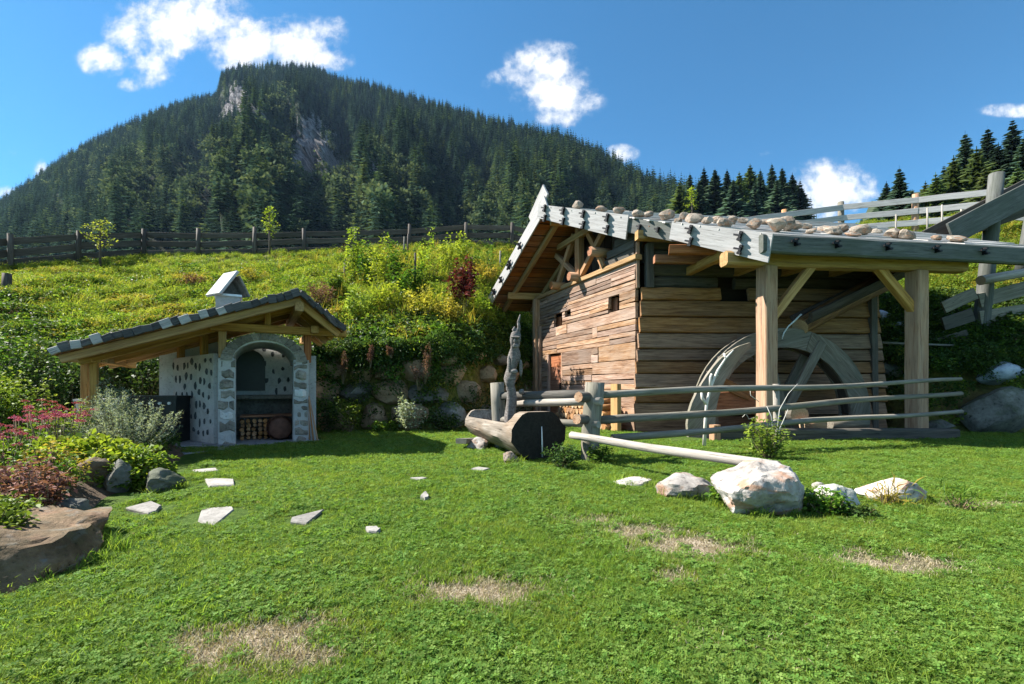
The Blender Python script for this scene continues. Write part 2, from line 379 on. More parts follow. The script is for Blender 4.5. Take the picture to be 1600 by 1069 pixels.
W['troughend'] = wood('trough_end', (.008, .007, .006), (.018, .016, .014), (.035, .031, .028), var=.1)  # shade of the front end painted near-black; the wet hollow shares it
W['fire'] = wood('split_firewood', (.16, .075, .035), (.36, .19, .09), (.52, .32, .17), var=.7)
W['cut'] = wood('cut_end', (.28, .17, .09), (.46, .32, .19), (.58, .44, .30), var=.3, gs=2)
W['carve'] = wood('carved_wood', (.045, .04, .038), (.15, .135, .125), (.32, .30, .29), var=.1, gs=1.5)
W['slate'] = wood('hut_shingles', (.035, .034, .036), (.075, .073, .076), (.14, .138, .14), var=.55, satvar=.2)
W['pale'] = wood('bleached_pole', (.16, .14, .12), (.31, .28, .245), (.43, .40, .36), var=.08, satvar=.2)
S = {}
S['roof'] = stone('roof_stones', (.10, .082, .066), (.24, .20, .16), (.37, .32, .265), 4, stain=(.30, .16, .09))
S['boulder'] = stone('pale_boulder', (.15, .13, .115), (.37, .34, .31), (.52, .49, .455), 2.0, stain=(.36, .19, .11), bs=1.0)
S['grey'] = stone('grey_rock', (.20, .20, .195), (.38, .37, .35), (.54, .52, .49), 3, moss=(.09, .12, .04), mossamt=.35, bs=.8)
S['brown'] = stone('brown_rock', (.055, .03, .018), (.16, .095, .054), (.28, .18, .11), 3, moss=(.05, .06, .022), mossamt=.35, bs=1.0, stain=(.19, .165, .14))
S['wall'] = stone('wall_rock', (.16, .105, .065), (.34, .24, .15), (.46, .35, .23), 2.6, moss=(.06, .075, .025), mossamt=.4, bs=.8)
S['dark'] = stone('dark_rock', (.06, .058, .052), (.15, .145, .13), (.26, .255, .23), 2.6, moss=(.05, .07, .025), mossamt=.6, bs=.9)
S['blue'] = stone('bluish_rock', (.20, .25, .33), (.40, .46, .56), (.60, .66, .74), 2.6, bs=.8)
S['flag'] = stone('flagstone', (.16, .155, .14), (.27, .255, .235), (.36, .34, .315), 5, bs=.4)
S['inset'] = stone('inset_stone', (.035, .045, .055), (.08, .09, .10), (.14, .15, .155), 9)
S['pier'] = stone('pier_stone', (.10, .092, .08), (.24, .22, .185), (.36, .335, .29), 4, bs=.9)
S['plaster'] = stone('white_plaster', (.42, .42, .41), (.54, .54, .53), (.62, .62, .61), 3.5, bs=.35)
S['pave'] = stone('paving', (.14, .15, .165), (.24, .25, .27), (.34, .35, .37), 4, bs=.3)
MAT_IRON = plain('black_iron', (.012, .012, .014), .5, .6)
MAT_METAL = plain('galvanised_metal', (.62, .64, .66), .45, .6, .15)
MAT_BLACK = plain('black_stove', (.012, .012, .013), .45, 0, .3)
MAT_KNOB = plain('white_knob', (.75, .75, .73), .35)
MAT_RUST = plain('rusty_iron', (.13, .055, .035), .7, .3, .4)
MAT_STEM = plain('plant_stem', (.16, .12, .06), .8, 0, .3)
MAT_BARK = wood('tree_bark', (.04, .03, .022), (.10, .075, .055), (.17, .14, .11), var=.2)
MAT_SOIL = stone('soil', (.03, .02, .012), (.075, .05, .03), (.13, .09, .06), 6)
MAT_TWIG = plain('dead_twig', (.62, .58, .52), .8, 0, .2)
m_, nt_, b_, o_ = newmat('falling_water'); inp(b_, 'Base Color', (.85, .9, .93, 1)); inp(b_, 'Roughness', .15); inp(b_, 'Transmission Weight', .35); inp(b_, 'IOR', 1.33); inp(b_, 'Alpha', .8)
v_, _, _ = objco(nt_, 1, 1, 1); bump(nt_, b_, noise_(nt_, v_, 18, 4), .6, .02); MAT_WATER = m_
L = {}
L['grass'] = leafmat('grass_blades', [(.105, .18, .026), (.17, .27, .04), (.26, .365, .075)], .5, .65, .5, .04, world=(1.3, (.25, .30, .055), .45))
L['clover'] = leafmat('clover', [(.085, .17, .03), (.14, .245, .045), (.20, .31, .075)], .45, .65, .45, .03)
L['straw'] = leafmat('straw', [(.20, .165, .10), (.34, .29, .19), (.47, .42, .31)], .25, .7, .3, .02)
L['meadow'] = leafmat('meadow_grass', [(.14, .20, .03), (.24, .30, .045), (.37, .39, .075)], .45, .6, .4, .04)
L['weed'] = leafmat('weed_leaves', [(.08, .13, .024), (.17, .24, .038), (.28, .34, .06)], .42, .55, .45, .05)
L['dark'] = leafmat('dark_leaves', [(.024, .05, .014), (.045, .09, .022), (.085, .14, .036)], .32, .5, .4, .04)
L['mid'] = leafmat('green_leaves', [(.05, .10, .014), (.10, .18, .024), (.18, .27, .04)], .4, .5, .35, .04)
L['lime'] = leafmat('lime_leaves', [(.12, .19, .02), (.23, .31, .035), (.36, .42, .06)], .45, .5, .25, .03)
L['yellow'] = leafmat('yellowing_leaves', [(.16, .15, .025), (.30, .27, .04), (.44, .38, .07)], .4, .6, .3, .04)
L['red'] = leafmat('dark_red_leaves', [(.045, .012, .016), (.11, .022, .028), (.20, .05, .05)], .3, .5, .3, .02)
L['rust'] = leafmat('rusty_seed_heads', [(.11, .05, .04), (.20, .10, .075), (.30, .18, .13)], .25, .7, .3, .03)
L['pink'] = leafmat('pink_flowers', [(.20, .025, .06), (.33, .06, .11), (.46, .14, .20)], .25, .7, .35, .04)
L['silver'] = leafmat('silver_leaves', [(.16, .20, .13), (.27, .32, .22), (.40, .44, .33)], .3, .7, .2, .02)
L['needle'] = leafmat('spruce_needles', [(.007, .018, .013), (.024, .046, .030), (.060, .095, .055)], .12, .9, 1.0, .04)
L['needlelarch'] = leafmat('larch_needles', [(.028, .05, .022), (.065, .10, .036), (.11, .15, .052)], .2, .9, .5, .04)  # larches' own paler needle colour
L['broad'] = leafmat('broadleaf_crowns', [(.035, .058, .036), (.08, .112, .066), (.135, .17, .10)], .22, .9, .5, .04)
# ------------------------------------------------------------------ the land
# bank profile by direction: pixel column -> foot Y, wall-top (Y, z), crest (Y, z)
BK = np.array([(-1500, 3.0, 4.0, .9, 9, 3.0), (-600, 5.5, 6.4, 1.0, 13, 4.2), (-100, 8.4, 9.3, 1.4, 16, 5.1), (16, 9.6, 10.4, 1.6, 17.3, 5.5), (123, 10.6, 11.4, 1.7, 18.8, 6.17),
               (225, 11.3, 12.0, 1.8, 21.6, 7.25), (310, 11.6, 12.2, 1.9, 22, 7.35), (400, 11.7, 12.2, 1.9, 22.4, 7.55), (560, 11.8, 12.3, 2.1, 23, 7.9), (690, 11.9, 12.4, 2.2, 23.7, 8.3), (740, 13.0, 13.6, 2.2, 24, 8.45),
               (790, 15.4, 16.1, 2.3, 24.4, 8.6), (840, 18.2, 18.9, 2.4, 25, 8.7), (880, 19.2, 20, 2.5, 26, 8.7), (1150, 18.6, 19.4, 2.6, 25, 8.9), (1250, 16.6, 17.4, 2.5, 23, 8.7),
               (1330, 14.4, 15.2, 2.3, 21.5, 8.6), (1390, 12.6, 13.4, 2.0, 20.5, 8.5), (1450, 11.5, 12.5, 1.8, 19.8, 8.3), (1600, 10.9, 12.0, 1.9, 19, 8.4), (2200, 9.5, 10.6, 1.8, 18, 8.4), (3500, 5, 6, 1.4, 14, 7)])
def bank_profile(px):
    return [np.interp(px, BK[:, 0], BK[:, i]) for i in range(1, 6)]
def bank_z(X, Y):
    X, Y = np.asarray(X, float), np.asarray(Y, float)
    px = 800 + FPX * X / np.maximum(Y, .1)
    yb, yw, zw, yc, zc = bank_profile(px)
    t1 = np.clip((Y - yb) / (yw - yb), 0, 1); t2 = np.clip((Y - yw) / (yc - yw), 0, 1)
    z = -.3 + np.clip((Y - yb + .5) / .5, 0, 1) * .3 + t1 * zw + t2 * (zc - zw)
    z = z + np.clip((Y - yc) / 3, 0, 1) * .1 - np.clip((Y - yc - 3) / 40, 0, 1) * 11
    return z + .12 * np.sin(X * 1.3 + Y * .7) * t2 * (1 - t2) * 3 + .06 * np.sin(X * 3.1 - Y * 2.3) * (t2 > 0)
def wheel_pit(x, y): return (x > 4.15) & (x < 9.1) & (y > 9.75) & (y < 11.75)

# lawn
def ground_mat():
    m, nt, b, _ = newmat('lawn_ground'); gp = node(nt, 'ShaderNodeNewGeometry'); p = gp.outputs['Position']
    at = node(nt, 'ShaderNodeAttribute', attribute_name='bare')
    a = noise_(nt, p, 14, 6, .65); a2 = noise_(nt, p, 1.1, 4, .5); a3 = noise_(nt, p, 60, 4, .6)
    g = ramp_(nt, a, [(.3, (.03, .055, .010)), (.5, (.055, .10, .016)), (.7, (.10, .14, .03))])
    g = mixc(nt, math_(nt, 'MULTIPLY', sstep(nt, a2, .5, .7), .4), g, (.11, .13, .03))
    s = ramp_(nt, a3, [(.3, (.07, .05, .03)), (.5, (.27, .215, .15)), (.7, (.46, .405, .32))])
    k = sstep(nt, math_(nt, 'ADD', at.outputs['Fac'], math_(nt, 'MULTIPLY', math_(nt, 'SUBTRACT', a, .5), 1.2)), .35, .75)
    inp(b, 'Base Color', mixc(nt, k, g, s)); inp(b, 'Roughness', .95); inp(b, 'Specular IOR Level', .1); bump(nt, b, math_(nt, 'ADD', a, a3), .8, .03); return m
def G_(px, py): return np.array(G(px, py)[:2])
BARE = [(400, 1015, .42, .16, 1.0), (500, 985, .25, .10, .7), (745, 925, .40, .13, .95), (650, 935, .2, .09, .5), (1000, 832, .45, .14, .75), (1080, 855, .42, .16, 1.0), (930, 815, .35, .10, .6), (1060, 905, .2, .08, .6), (1400, 880, .42, .10, .9), (1350, 872, .25, .1, .5), (1440, 895, .2, .08, .5), (1580, 788, .5, .08, .8), (1500, 790, .3, .08, .6), (1170, 1000, .3, .12, .35)]
def bareness(X, Y):
    r = np.zeros_like(X)
    for px, py, rx, ry, a in BARE:
        c = G_(px, py); r = np.maximum(r, a * np.exp(-((X - c[0]) / rx) ** 2 - ((Y - c[1]) / (ry * 1.6)) ** 2))
    return r
def lawn():
    xs = np.concatenate([np.linspace(-60, -9, 20)[:-1], np.arange(-9, 14, .15), np.linspace(14, 60, 18)]); ys = np.concatenate([np.linspace(-60, 1, 18)[:-1], np.arange(1, 14.0, .15), np.linspace(14, 21, 12)])
    Xg, Yg = np.meshgrid(xs, ys); Z = .012 * np.sin(Xg * 2.3 + 1) * np.sin(Yg * 1.9) + .008 * np.sin(Xg * 7 + Yg * 5)
    n, mx = Xg.shape; idx = np.arange(n * mx).reshape(n, mx)
    F = np.stack([idx[:-1, :-1], idx[:-1, 1:], idx[1:, 1:], idx[1:, :-1]], -1).reshape(-1, 4)
    Vv = np.stack([Xg, Yg, Z], -1).reshape(-1, 3); c = Vv[F].mean(1)
    F = F[~wheel_pit(c[:, 0], c[:, 1])]
    me = fast_mesh('lawn', Vv, F, ground_mat(), smooth=True)
    a = me.attributes.new('bare', 'FLOAT', 'POINT'); a.data.foreach_set('value', bareness(Vv[:, 0], Vv[:, 1]).astype(np.float32))
    return struct(place(bpy.data.objects.new('lawn', me)))
lawn()
x0, x1, y0, y1, zb = 4.1, 9.15, 9.70, 11.80, -1.7
struct(place(bpy.data.objects.new('wheel_pit', mk('wheel_pit', [(x0, y0, -.02), (x1, y0, -.02), (x1, y1, -.02), (x0, y1, -.02), (x0, y0, zb), (x1, y0, zb), (x1, y1, zb), (x0, y1, zb)],
       [(4, 5, 6, 7), (0, 4, 7, 3), (1, 2, 6, 5), (0, 1, 5, 4), (2, 3, 7, 6)], S['dark']))))
# valley floor to the horizon
struct(place(bpy.data.objects.new('valley_floor', mk('valley_floor', [(-2700, -90, -3.2), (2700, -90, -3.2), (2700, 1750, -3.2), (-2700, 1750, -3.2)], [(0, 1, 2, 3)], plain('valley_meadow', (.09, .12, .03), .95, 0, .3, .05)))))
# bank behind the buildings
def bank_mat():
    m, nt, b, _ = newmat('bank_earth'); gp = node(nt, 'ShaderNodeNewGeometry'); p = gp.outputs['Position']
    a = noise_(nt, p, 5, 8, .65); a2 = noise_(nt, p, .45, 4, .55)
    c = ramp_(nt, a, [(.32, (.05, .045, .02)), (.48, (.12, .13, .03)), (.66, (.24, .24, .06))])
    c = mixc(nt, math_(nt, 'MULTIPLY', sstep(nt, a2, .52, .68), .6), c, (.16, .11, .06))
    inp(b, 'Base Color', c); inp(b, 'Roughness', .95); inp(b, 'Specular IOR Level', .1); bump(nt, b, a, .9, .15); return m
def bank():
    pxs = np.concatenate([np.linspace(-1500, -620, 20), np.arange(-600, 2300, 14), np.linspace(2310, 3500, 30)])
    t = np.concatenate([np.linspace(-.6, 0, 4), np.linspace(.0, 1, 6)[1:], np.linspace(1, 2, 34)[1:], np.linspace(2, 3, 6)[1:]])
    PX, T = np.meshgrid(pxs, t)
    yb, yw, zw, yc, zc = bank_profile(PX)
    Y = np.where(T < 1, yb + T * (yw - yb), np.where(T < 2, yw + (T - 1) * (yc - yw), yc + (T - 2) * 45))
    X = (PX - 800) / FPX * Y; Z = bank_z(X, Y)
    n, mx = X.shape; idx = np.arange(n * mx).reshape(n, mx)
    F = np.stack([idx[:-1, :-1], idx[:-1, 1:], idx[1:, 1:], idx[1:, :-1]], -1).reshape(-1, 4)
    return struct(place(bpy.data.objects.new('bank', fast_mesh('bank', np.stack([X, Y, Z], -1).reshape(-1, 3), F, bank_mat(), smooth=True))))
bank()

# mountain: ridge line, then the slope down to the valley
RG = np.array([(-900, 430, 700), (-400, 400, 800), (-120, 345, 880), (0, 322, 900), (60, 283, 920), (100, 254, 930), (150, 224, 950), (200, 199, 960), (250, 179, 980), (300, 162, 1000), (338, 156, 1005), (347, 122, 1020), (375, 110, 1020),
               (430, 108, 1020), (490, 112, 1010), (520, 128, 1000), (560, 134, 960), (620, 152, 900), (690, 174, 840), (750, 190, 780), (810, 206, 720), (880, 224, 650), (940, 246, 580), (1000, 282, 500), (1060, 303, 430), (1100, 315, 380), (1180, 335, 330), (1260, 352, 300), (1340, 360, 300), (1500, 372, 300), (2000, 380, 300)])
def ridge(px): return np.interp(px, RG[:, 0], RG[:, 1]), np.interp(px, RG[:, 0], RG[:, 2])
def mtn_point(px, v):
    """v 0 foot .. 1 ridge, beyond 1 the far side"""
    ry, rY = ridge(px); zr = EYE + (HOR - ry) / FPX * rY
    foot = 120.0; vv = np.minimum(v, 1)
    prof = vv ** 1.12
    Y = foot + (rY - foot) * vv; Z = -3 + (zr + 3) * prof
    nz = np.sin(px * .031 + 1.3 * np.sin(vv * 5)) * .5 + np.sin(px * .083 + vv * 9) * .3 + np.sin(px * .19 - vv * 14) * .2
    amp = vv * (1 - vv) ** 1.6 * 5.4 * rY * .035
    Y = Y - nz * amp * (.25 + 1.5 * np.clip((px - 150) / 200, 0, 1))
    Z = Z + .35 * nz * amp
    X = (px - 800) / FPX * (foot + (rY - foot) * vv)
    ov = np.maximum(v - 1, 0); Y = Y + ov * 500; Z = Z - ov * 320
    return X, Y, Z
ROCKS = [(372, 160, 16, 30, 1.0), (360, 175, 12, 22, .8), (488, 228, 36, 48, 1.0), (510, 258, 28, 28, .8), (470, 205, 16, 18, .6), (590, 270, 14, 32, .7), (400, 175, 18, 10, .5), (545, 300, 16, 14, .4), (330, 290, 10, 30, .3)]
def rockiness(px, py):
    r = np.zeros_like(px)
    for a, b, rx, ry, k in ROCKS: r = np.maximum(r, k * np.exp(-((px - a) / rx) ** 2 - ((py - b) / ry) ** 2))
    return r
def to_px(X, Y, Z): return 800 + FPX * X / Y, HOR - FPX * (Z - EYE) / Y
def mtn_mat():
    m, nt, b, _ = newmat('mountain_ground'); gp = node(nt, 'ShaderNodeNewGeometry'); p = gp.outputs['Position']
    at = node(nt, 'ShaderNodeAttribute', attribute_name='rocky')
    a = noise_(nt, p, .05, 8, .7); a2 = noise_(nt, vmath(nt, 'MULTIPLY', p, (1, 1, .35)), .22, 8, .7, .6)
    g = ramp_(nt, a, [(.35, (.012, .022, .010)), (.65, (.035, .055, .02))])
    s = ramp_(nt, a2, [(.34, (.05, .045, .05)), (.5, (.27, .25, .255)), (.64, (.52, .49, .49))])
    inp(b, 'Base Color', mixc(nt, sstep(nt, math_(nt, 'ADD', at.outputs['Fac'], math_(nt, 'MULTIPLY', math_(nt, 'SUBTRACT', a2, .5), .6)), .25, .5), g, s)); inp(b, 'Roughness', .95); inp(b, 'Specular IOR Level', .1)
    bump(nt, b, a2, 1.0, 12); return m
def mountain():
    pxs = np.concatenate([np.linspace(-900, -110, 30), np.arange(-100, 1300, 6), np.linspace(1305, 2000, 24)]); v = np.concatenate([np.linspace(0, 1, 70), np.linspace(1.02, 2, 8)])
    PX, Vv = np.meshgrid(pxs, v); X, Y, Z = mtn_point(PX, Vv)
    qx, qy = to_px(X, Y, Z); rk = rockiness(qx, qy)
    Y = Y + rk * 14 * np.sin(qx * .9 + qy * .35) * (Vv < 1)
    n, mx = X.shape; idx = np.arange(n * mx).reshape(n, mx)
    F = np.stack([idx[:-1, :-1], idx[:-1, 1:], idx[1:, 1:], idx[1:, :-1]], -1).reshape(-1, 4)
    me = fast_mesh('mountain', np.stack([X, Y, Z], -1).reshape(-1, 3), F, mtn_mat(), smooth=True)
    a = me.attributes.new('rocky', 'FLOAT', 'POINT'); a.data.foreach_set('value', rk.astype(np.float32).ravel())
    return struct(place(bpy.data.objects.new('mountain', me)))
mountain()

def conifer_crown(h, r, whorls, per, seed, seg=2, drape=.35, bare=.12, card=1.0):
    """needle sprays on whorls of drooping branches: (verts, quads, tint)"""
    q = np.random.default_rng(seed); Vs, Fs, Ts = [], [], []; o = 0
    for i in range(whorls):
        t = (i + q.random() * .7) / whorls; z = h * (bare + (1 - bare) * t); rad = r * (1 - t) ** .82 * (.8 + .4 * q.random()) + .03 * r
        for k in range(per):
            if q.random() < .08: continue
            an = 2 * math.pi * (k + q.random() * .8) / per + i * 1.9; L = rad * (.62 + .55 * q.random()); ca, sa = math.cos(an), math.sin(an)
            wd = card * (L * .34 + r * .07); tint = .2 + .6 * q.random()
            pts = []
            for s in range(seg + 1):
                f = s / seg; zz = z - drape * L * (f ** 1.4) + .12 * L * f
                ww = wd * (1 - f) ** .6 * (.45 + 1.1 * f * (1 - f) * 2 + .15 * q.random()) if s < seg else wd * .06
                x, y = ca * L * f, sa * L * f
                dz = -ww * (.35 + .3 * q.random())
                pts += [(x - sa * ww * .5, y + ca * ww * .5, zz + dz), (x, y, zz), (x + sa * ww * .5, y - ca * ww * .5, zz + dz)]
            Vs += pts
            for s in range(seg):
                a = o + s * 3; Fs += [(a, a + 3, a + 4, a + 1), (a + 1, a + 4, a + 5, a + 2)]; Ts += [min(1, tint + .25 * s / seg)] * 2
            o += (seg + 1) * 3
    # leader
    Vs += [(-.02 * r, 0, h * .93), (.02 * r, 0, h * .93), (.008 * r, 0, h * 1.03), (-.008 * r, 0, h * 1.03)]; Fs.append((o, o + 1, o + 2, o + 3)); Ts.append(.5)
    return np.array(Vs), np.array(Fs), np.array(Ts)
def round_crown(h, r, n, seed, leaf=.5, low=.15):
    q = np.random.default_rng(seed)
    k = 14; cen = q.normal(size=(k, 3)) * np.array([r * .5, r * .5, h * .2]) + np.array([0, 0, h * .55]); cen[:, 2] = np.clip(cen[:, 2], h * low + .1 * h, h * .88)
    p = cen[q.integers(0, k, n)] + q.normal(size=(n, 3)) * np.array([r * .24, r * .24, h * .10])
    dirs = p - np.array([0, 0, h * .5]); dirs = dirs / (np.linalg.norm(dirs, axis=1, keepdims=True) + 1e-6) + q.normal(size=(n, 3)) * .6
    Vt, F = leaf_arrays(p, leaf * (.7 + .6 * q.random(n)), dirs, .8)
    return Vt, F, q.random(n)
CON = []
for i in range(5):
    Vt, F, T = conifer_crown(1.0, .24 + .03 * (i % 3), 12, 7, 40 + i, 1, .5, .02, 1.3); CON.append(template('far_conifer', fast_mesh('far_conifer', Vt, F, L['needle'], T)))
Vt, F, T = conifer_crown(1.0, .27, 11, 7, 60, 1, .3, .02, 1.3); CON.append(template('far_larch', fast_mesh('far_larch', Vt, F, L['needlelarch'], T)))
for i in range(2):
    Vt, F, T = round_crown(.75, .36, 150, 70 + i, .13); CON.append(template('far_broadleaf', fast_mesh('far_broadleaf', Vt, F, L['broad'], T)))
def forest():
    N = 36000
    px = rng.uniform(-250, 1270, N); v = rng.random(N) ** .85 * 1.03
    ry, rY = ridge(px); keep = rng.random(N) < (rY / 1020 * (.42 + .58 * v))
    px, v = px[keep], v[keep]
    X, Y, Z = mtn_point(px, v); qx, qy = to_px(X, Y, Z)
    rk = rockiness(qx, qy); keep = (rng.random(len(px)) > rk * 1.25) & (qy < 425)
    # no clearing where lighter broadleaf woods stand low on the mountain
    X, Y, Z, qx, qy, px = [a[keep] for a in (X, Y, Z, qx, qy, px)]
    low = np.exp(-((qx - 480) / 130) ** 2 - ((qy - 310) / 55) ** 2) + .7 * np.exp(-((qx - 240) / 90) ** 2 - ((qy - 290) / 45) ** 2) + .55 * np.exp(-((qx - 430) / 40) ** 2 - ((qy - 215) / 60) ** 2) + .4 * np.exp(-((qx - 760) / 160) ** 2 - ((qy - 330) / 40) ** 2)
    u = rng.random(len(X)); idx = rng.integers(0, 5, len(X))
    lar = .10 + .35 * np.exp(-((qx - 820) / 200) ** 2 - ((qy - 310) / 70) ** 2)
    idx = np.where(u < low * .62, rng.integers(6, 8, len(X)), np.where(u > 1 - lar, 5, idx))
    h = np.where(idx >= 6, rng.uniform(13, 20, len(X)), rng.uniform(12, 28, len(X))) * np.where(qx > 900, .85, 1)
    rot = np.stack([rng.normal(0, .03, len(X)), rng.normal(0, .03, len(X)), rng.uniform(0, 6.28, len(X))], 1)
    return scatter('mountain_forest', np.stack([X, Y, Z - 1], 1), h, rot, idx, CON)
forest()

# trees one can tell apart
def tree_proto(name, Vt, F, T, mat, h, r0, label, cat, group):
    t = thing(name, (0, 0, 0), label, cat, group)
    log('trunk', (0, 0, -.3), (0, 0, h * .96), r0, r0 * .12, MAT_BARK, t, 7, 5, .05)
    place(bpy.data.objects.new('crown', fast_mesh('crown', Vt, F, mat, T)), None, t); return t
def copy_thing(src, M, label=None, name=None):
    def rec(o, par):
        c = o.copy(); COL.objects.link(c)
        if par is not None: c.parent = par
        for ch in [x for x in list(bpy.data.objects) if x.parent == o]: rec(ch, c)
        return c
    c = rec(src, None); c.matrix_basis = M; WM[c.name] = M.copy()
    if label: c['label'] = label
    return c
PROTO = {}
for i, (kind, mat, wh, per, rr, dr) in enumerate((('spruce_tree', 'needle', 36, 12, .27, .42), ('spruce_tree', 'needle', 32, 13, .32, .38), ('larch_tree', 'needlelarch', 32, 12, .34, .25), ('spruce_tree', 'needle', 36, 11, .24, .45))):
    Vt, F, T = conifer_crown(15, 15 * rr, wh, per, 90 + i, 3, dr, .06, 1.0); PROTO[i] = (kind, mat, fast_mesh('crown', Vt, F, L[mat], T))
TRUNK = None
def tree_at(i, loc, h, rz, label, group):
    global TRUNK
    kind, mat, me = PROTO[i]
    t = thing(kind, (0, 0, 0), label, 'tree', group); s = h / 15
    if TRUNK is None: TRUNK = log('trunk', (0, 0, -.3), (0, 0, 14.4), .2, .025, MAT_BARK, t, 7, 5, .05).data
    else: place(bpy.data.objects.new('trunk', TRUNK), Matrix.Translation((0, 0, 7.05)) @ Matrix.Rotation(R(-90), 4, 'Y'), t)
    place(bpy.data.objects.new('crown', me), None, t)
    t.matrix_basis = Matrix.Translation(Vector(loc)) @ Matrix.Rotation(rz, 4, 'Z') @ Matrix.Diagonal((s * 1.25, s * 1.25, s, 1)); return t
def rise(Y, py): return EYE + (HOR - py) / FPX * Y
# copse on the ridge behind the mill roof: (px of trunk, py of top, distance, kind)
cop = [(1078, 272, 150, 0), (1100, 262, 160, 3), (1117, 264, 150, 1), (1136, 266, 165, 0), (1155, 270, 150, 2), (1172, 258, 160, 2), (1188, 266, 150, 0), (1206, 256, 165, 3), (1222, 262, 150, 0), (1238, 272, 160, 1), (1250, 282, 150, 3), (1062, 286, 140, 2), (1146, 280, 140, 1), (1214, 280, 140, 1), (1092, 284, 138, 0), (1180, 284, 138, 3)]
copl = ['slender dark spruce at the left end of the copse behind the mill roof', 'narrow dark spruce second from the left of the copse above the mill roof', 'wide dark spruce with a bushy crown, third in the copse above the roof', 'dark spruce leaning on the paler larches in the copse', 'pale green larch in the middle of the copse behind the mill', 'tallest pale larch in the middle of the copse', 'dark spruce just right of the pale larches in the copse', 'tallest narrow spruce on the right of the copse', 'dark spruce right of the tallest one in the copse', 'broad spruce near the right end of the copse', 'small spruce at the right end of the copse beside the white cloud', 'low yellowish larch at the left foot of the copse', 'short spruce in front of the pale larches in the copse', 'short broad spruce in front of the right half of the copse', 'short dark spruce in front of the left half of the copse', 'short narrow spruce in front of the tallest larch of the copse']
for (px, py, Y, k), lb in zip(cop, copl):
    h = rng.uniform(17, 20); top = rise(Y, py); X = (px - 800) / FPX * Y
    tree_at(k, (X, Y, top - h), h, rng.uniform(0, 6.28), lb, 'copse behind the mill roof')
# wooded hill on the right
hill = [(1405, 262, 62, 0), (1428, 300, 58, 1), (1446, 285, 66, 2), (1462, 272, 60, 2), (1490, 246, 64, 2), (1508, 208, 72, 0), (1526, 232, 62, 2), (1543, 200, 74, 0), (1560, 226, 64, 1), (1582, 186, 76, 3), (1600, 214, 62, 1), (1475, 258, 70, 3), (1385, 285, 78, 1), (1540, 262, 54, 2), (1590, 262, 52, 2), (1640, 190, 70, 0), (1690, 170, 66, 1)]
hl = ['lone dark spruce at the left edge of the wooded hill', 'low dark spruce right behind the lone one on the hill', 'pale olive larch left of the centre of the wooded hill', 'slim olive larch above the right fence', 'broad olive larch in the middle of the hill', 'tall dark spruce with a pointed top left of the tallest pair', 'olive larch in front of the two tall spruces', 'tallest narrow spruce in the middle of the hill wood', 'bushy spruce beside the tallest one', 'tall open topped spruce near the frame edge', 'bushy dark spruce at the frame edge below the open topped one', 'slim dark spruce behind the olive larches', 'small distant spruce at the foot of the hill', 'olive larch behind the big flume post', 'olive larch low at the frame edge', 'spruce outside the frame edge', 'bushy spruce beyond the frame edge']
def hill_z(X, Y): return 12 + (Y - 45) * .38 + (X - 45) * .18
for (px, py, Y, k), lb in zip(hill[:15], hl):
    X = (px - 800) / FPX * Y; top = rise(Y, py); h = top - hill_z(X, Y); h = min(max(h, 7), 17)
    tree_at(k, (X, Y, top - h), h, rng.uniform(0, 6.28), lb, 'trees on the hill at the right')
def hill_ground():
    xs = np.linspace(28, 140, 30); ys = np.linspace(38, 130, 24); X, Y = np.meshgrid(xs, ys)
    edge = np.clip((X - 28 - (Y - 38) * .55) / 22, 0, 1); Z = -4 + (hill_z(X, Y) + 3) * edge + .6 * np.sin(X * .4) * np.sin(Y * .5)
    n, mx = X.shape; idx = np.arange(n * mx).reshape(n, mx)
    F = np.stack([idx[:-1, :-1], idx[:-1, 1:], idx[1:, 1:], idx[1:, :-1]], -1).reshape(-1, 4)
    struct(place(bpy.data.objects.new('hill', fast_mesh('hill', np.stack([X, Y, Z], -1).reshape(-1, 3), F, plain('hill_floor', (.03, .045, .018), .95, 0, .4, .3), smooth=True))))
    N = 1100; x = rng.uniform(45, 120, N); y = rng.uniform(52, 120, N); e = np.clip((x - 28 - (y - 38) * .55) / 22, 0, 1); ok = e > .35
    x, y, e = x[ok], y[ok], e[ok]; z = -4 + (hill_z(x, y) + 3) * e
    qx, qy = to_px(x, y, z + 9); lim = np.interp(qx, [1360, 1400, 1480, 1520, 1600, 2500], [330, 300, 262, 235, 215, 120]); ok = (qy > lim) & (qx < 2000)
    x, y, z = x[ok], y[ok], z[ok]
    scatter('hill_wood', np.stack([x, y, z], 1), rng.uniform(7, 10.5, len(x)), np.stack([x * 0, x * 0, rng.uniform(0, 6.28, len(x))], 1), rng.integers(0, 3, len(x)), NEAR)
NEAR = [template('near_conifer', PROTO[i][2].copy()) for i in (0, 1, 2)]
for t in NEAR:
    t.data.transform(Matrix.Scale(1 / 15, 4))
hill_ground()

def haze():
    m = bpy.data.materials.new('haze_air'); m.use_nodes = True; nt = m.node_tree; nt.nodes.clear()
    out = node(nt, 'ShaderNodeOutputMaterial'); pv_ = node(nt, 'ShaderNodeVolumePrincipled'); nt.links.new(pv_.outputs[0], out.inputs['Volume'])
    inp(pv_, 'Color', (.42, .66, 1, 1)); inp(pv_, 'Density', .00005)
    o = boxes('haze', [((0, 850, 380), (5600, 1940, 772))], m); o['kind'] = 'stuff'
haze()
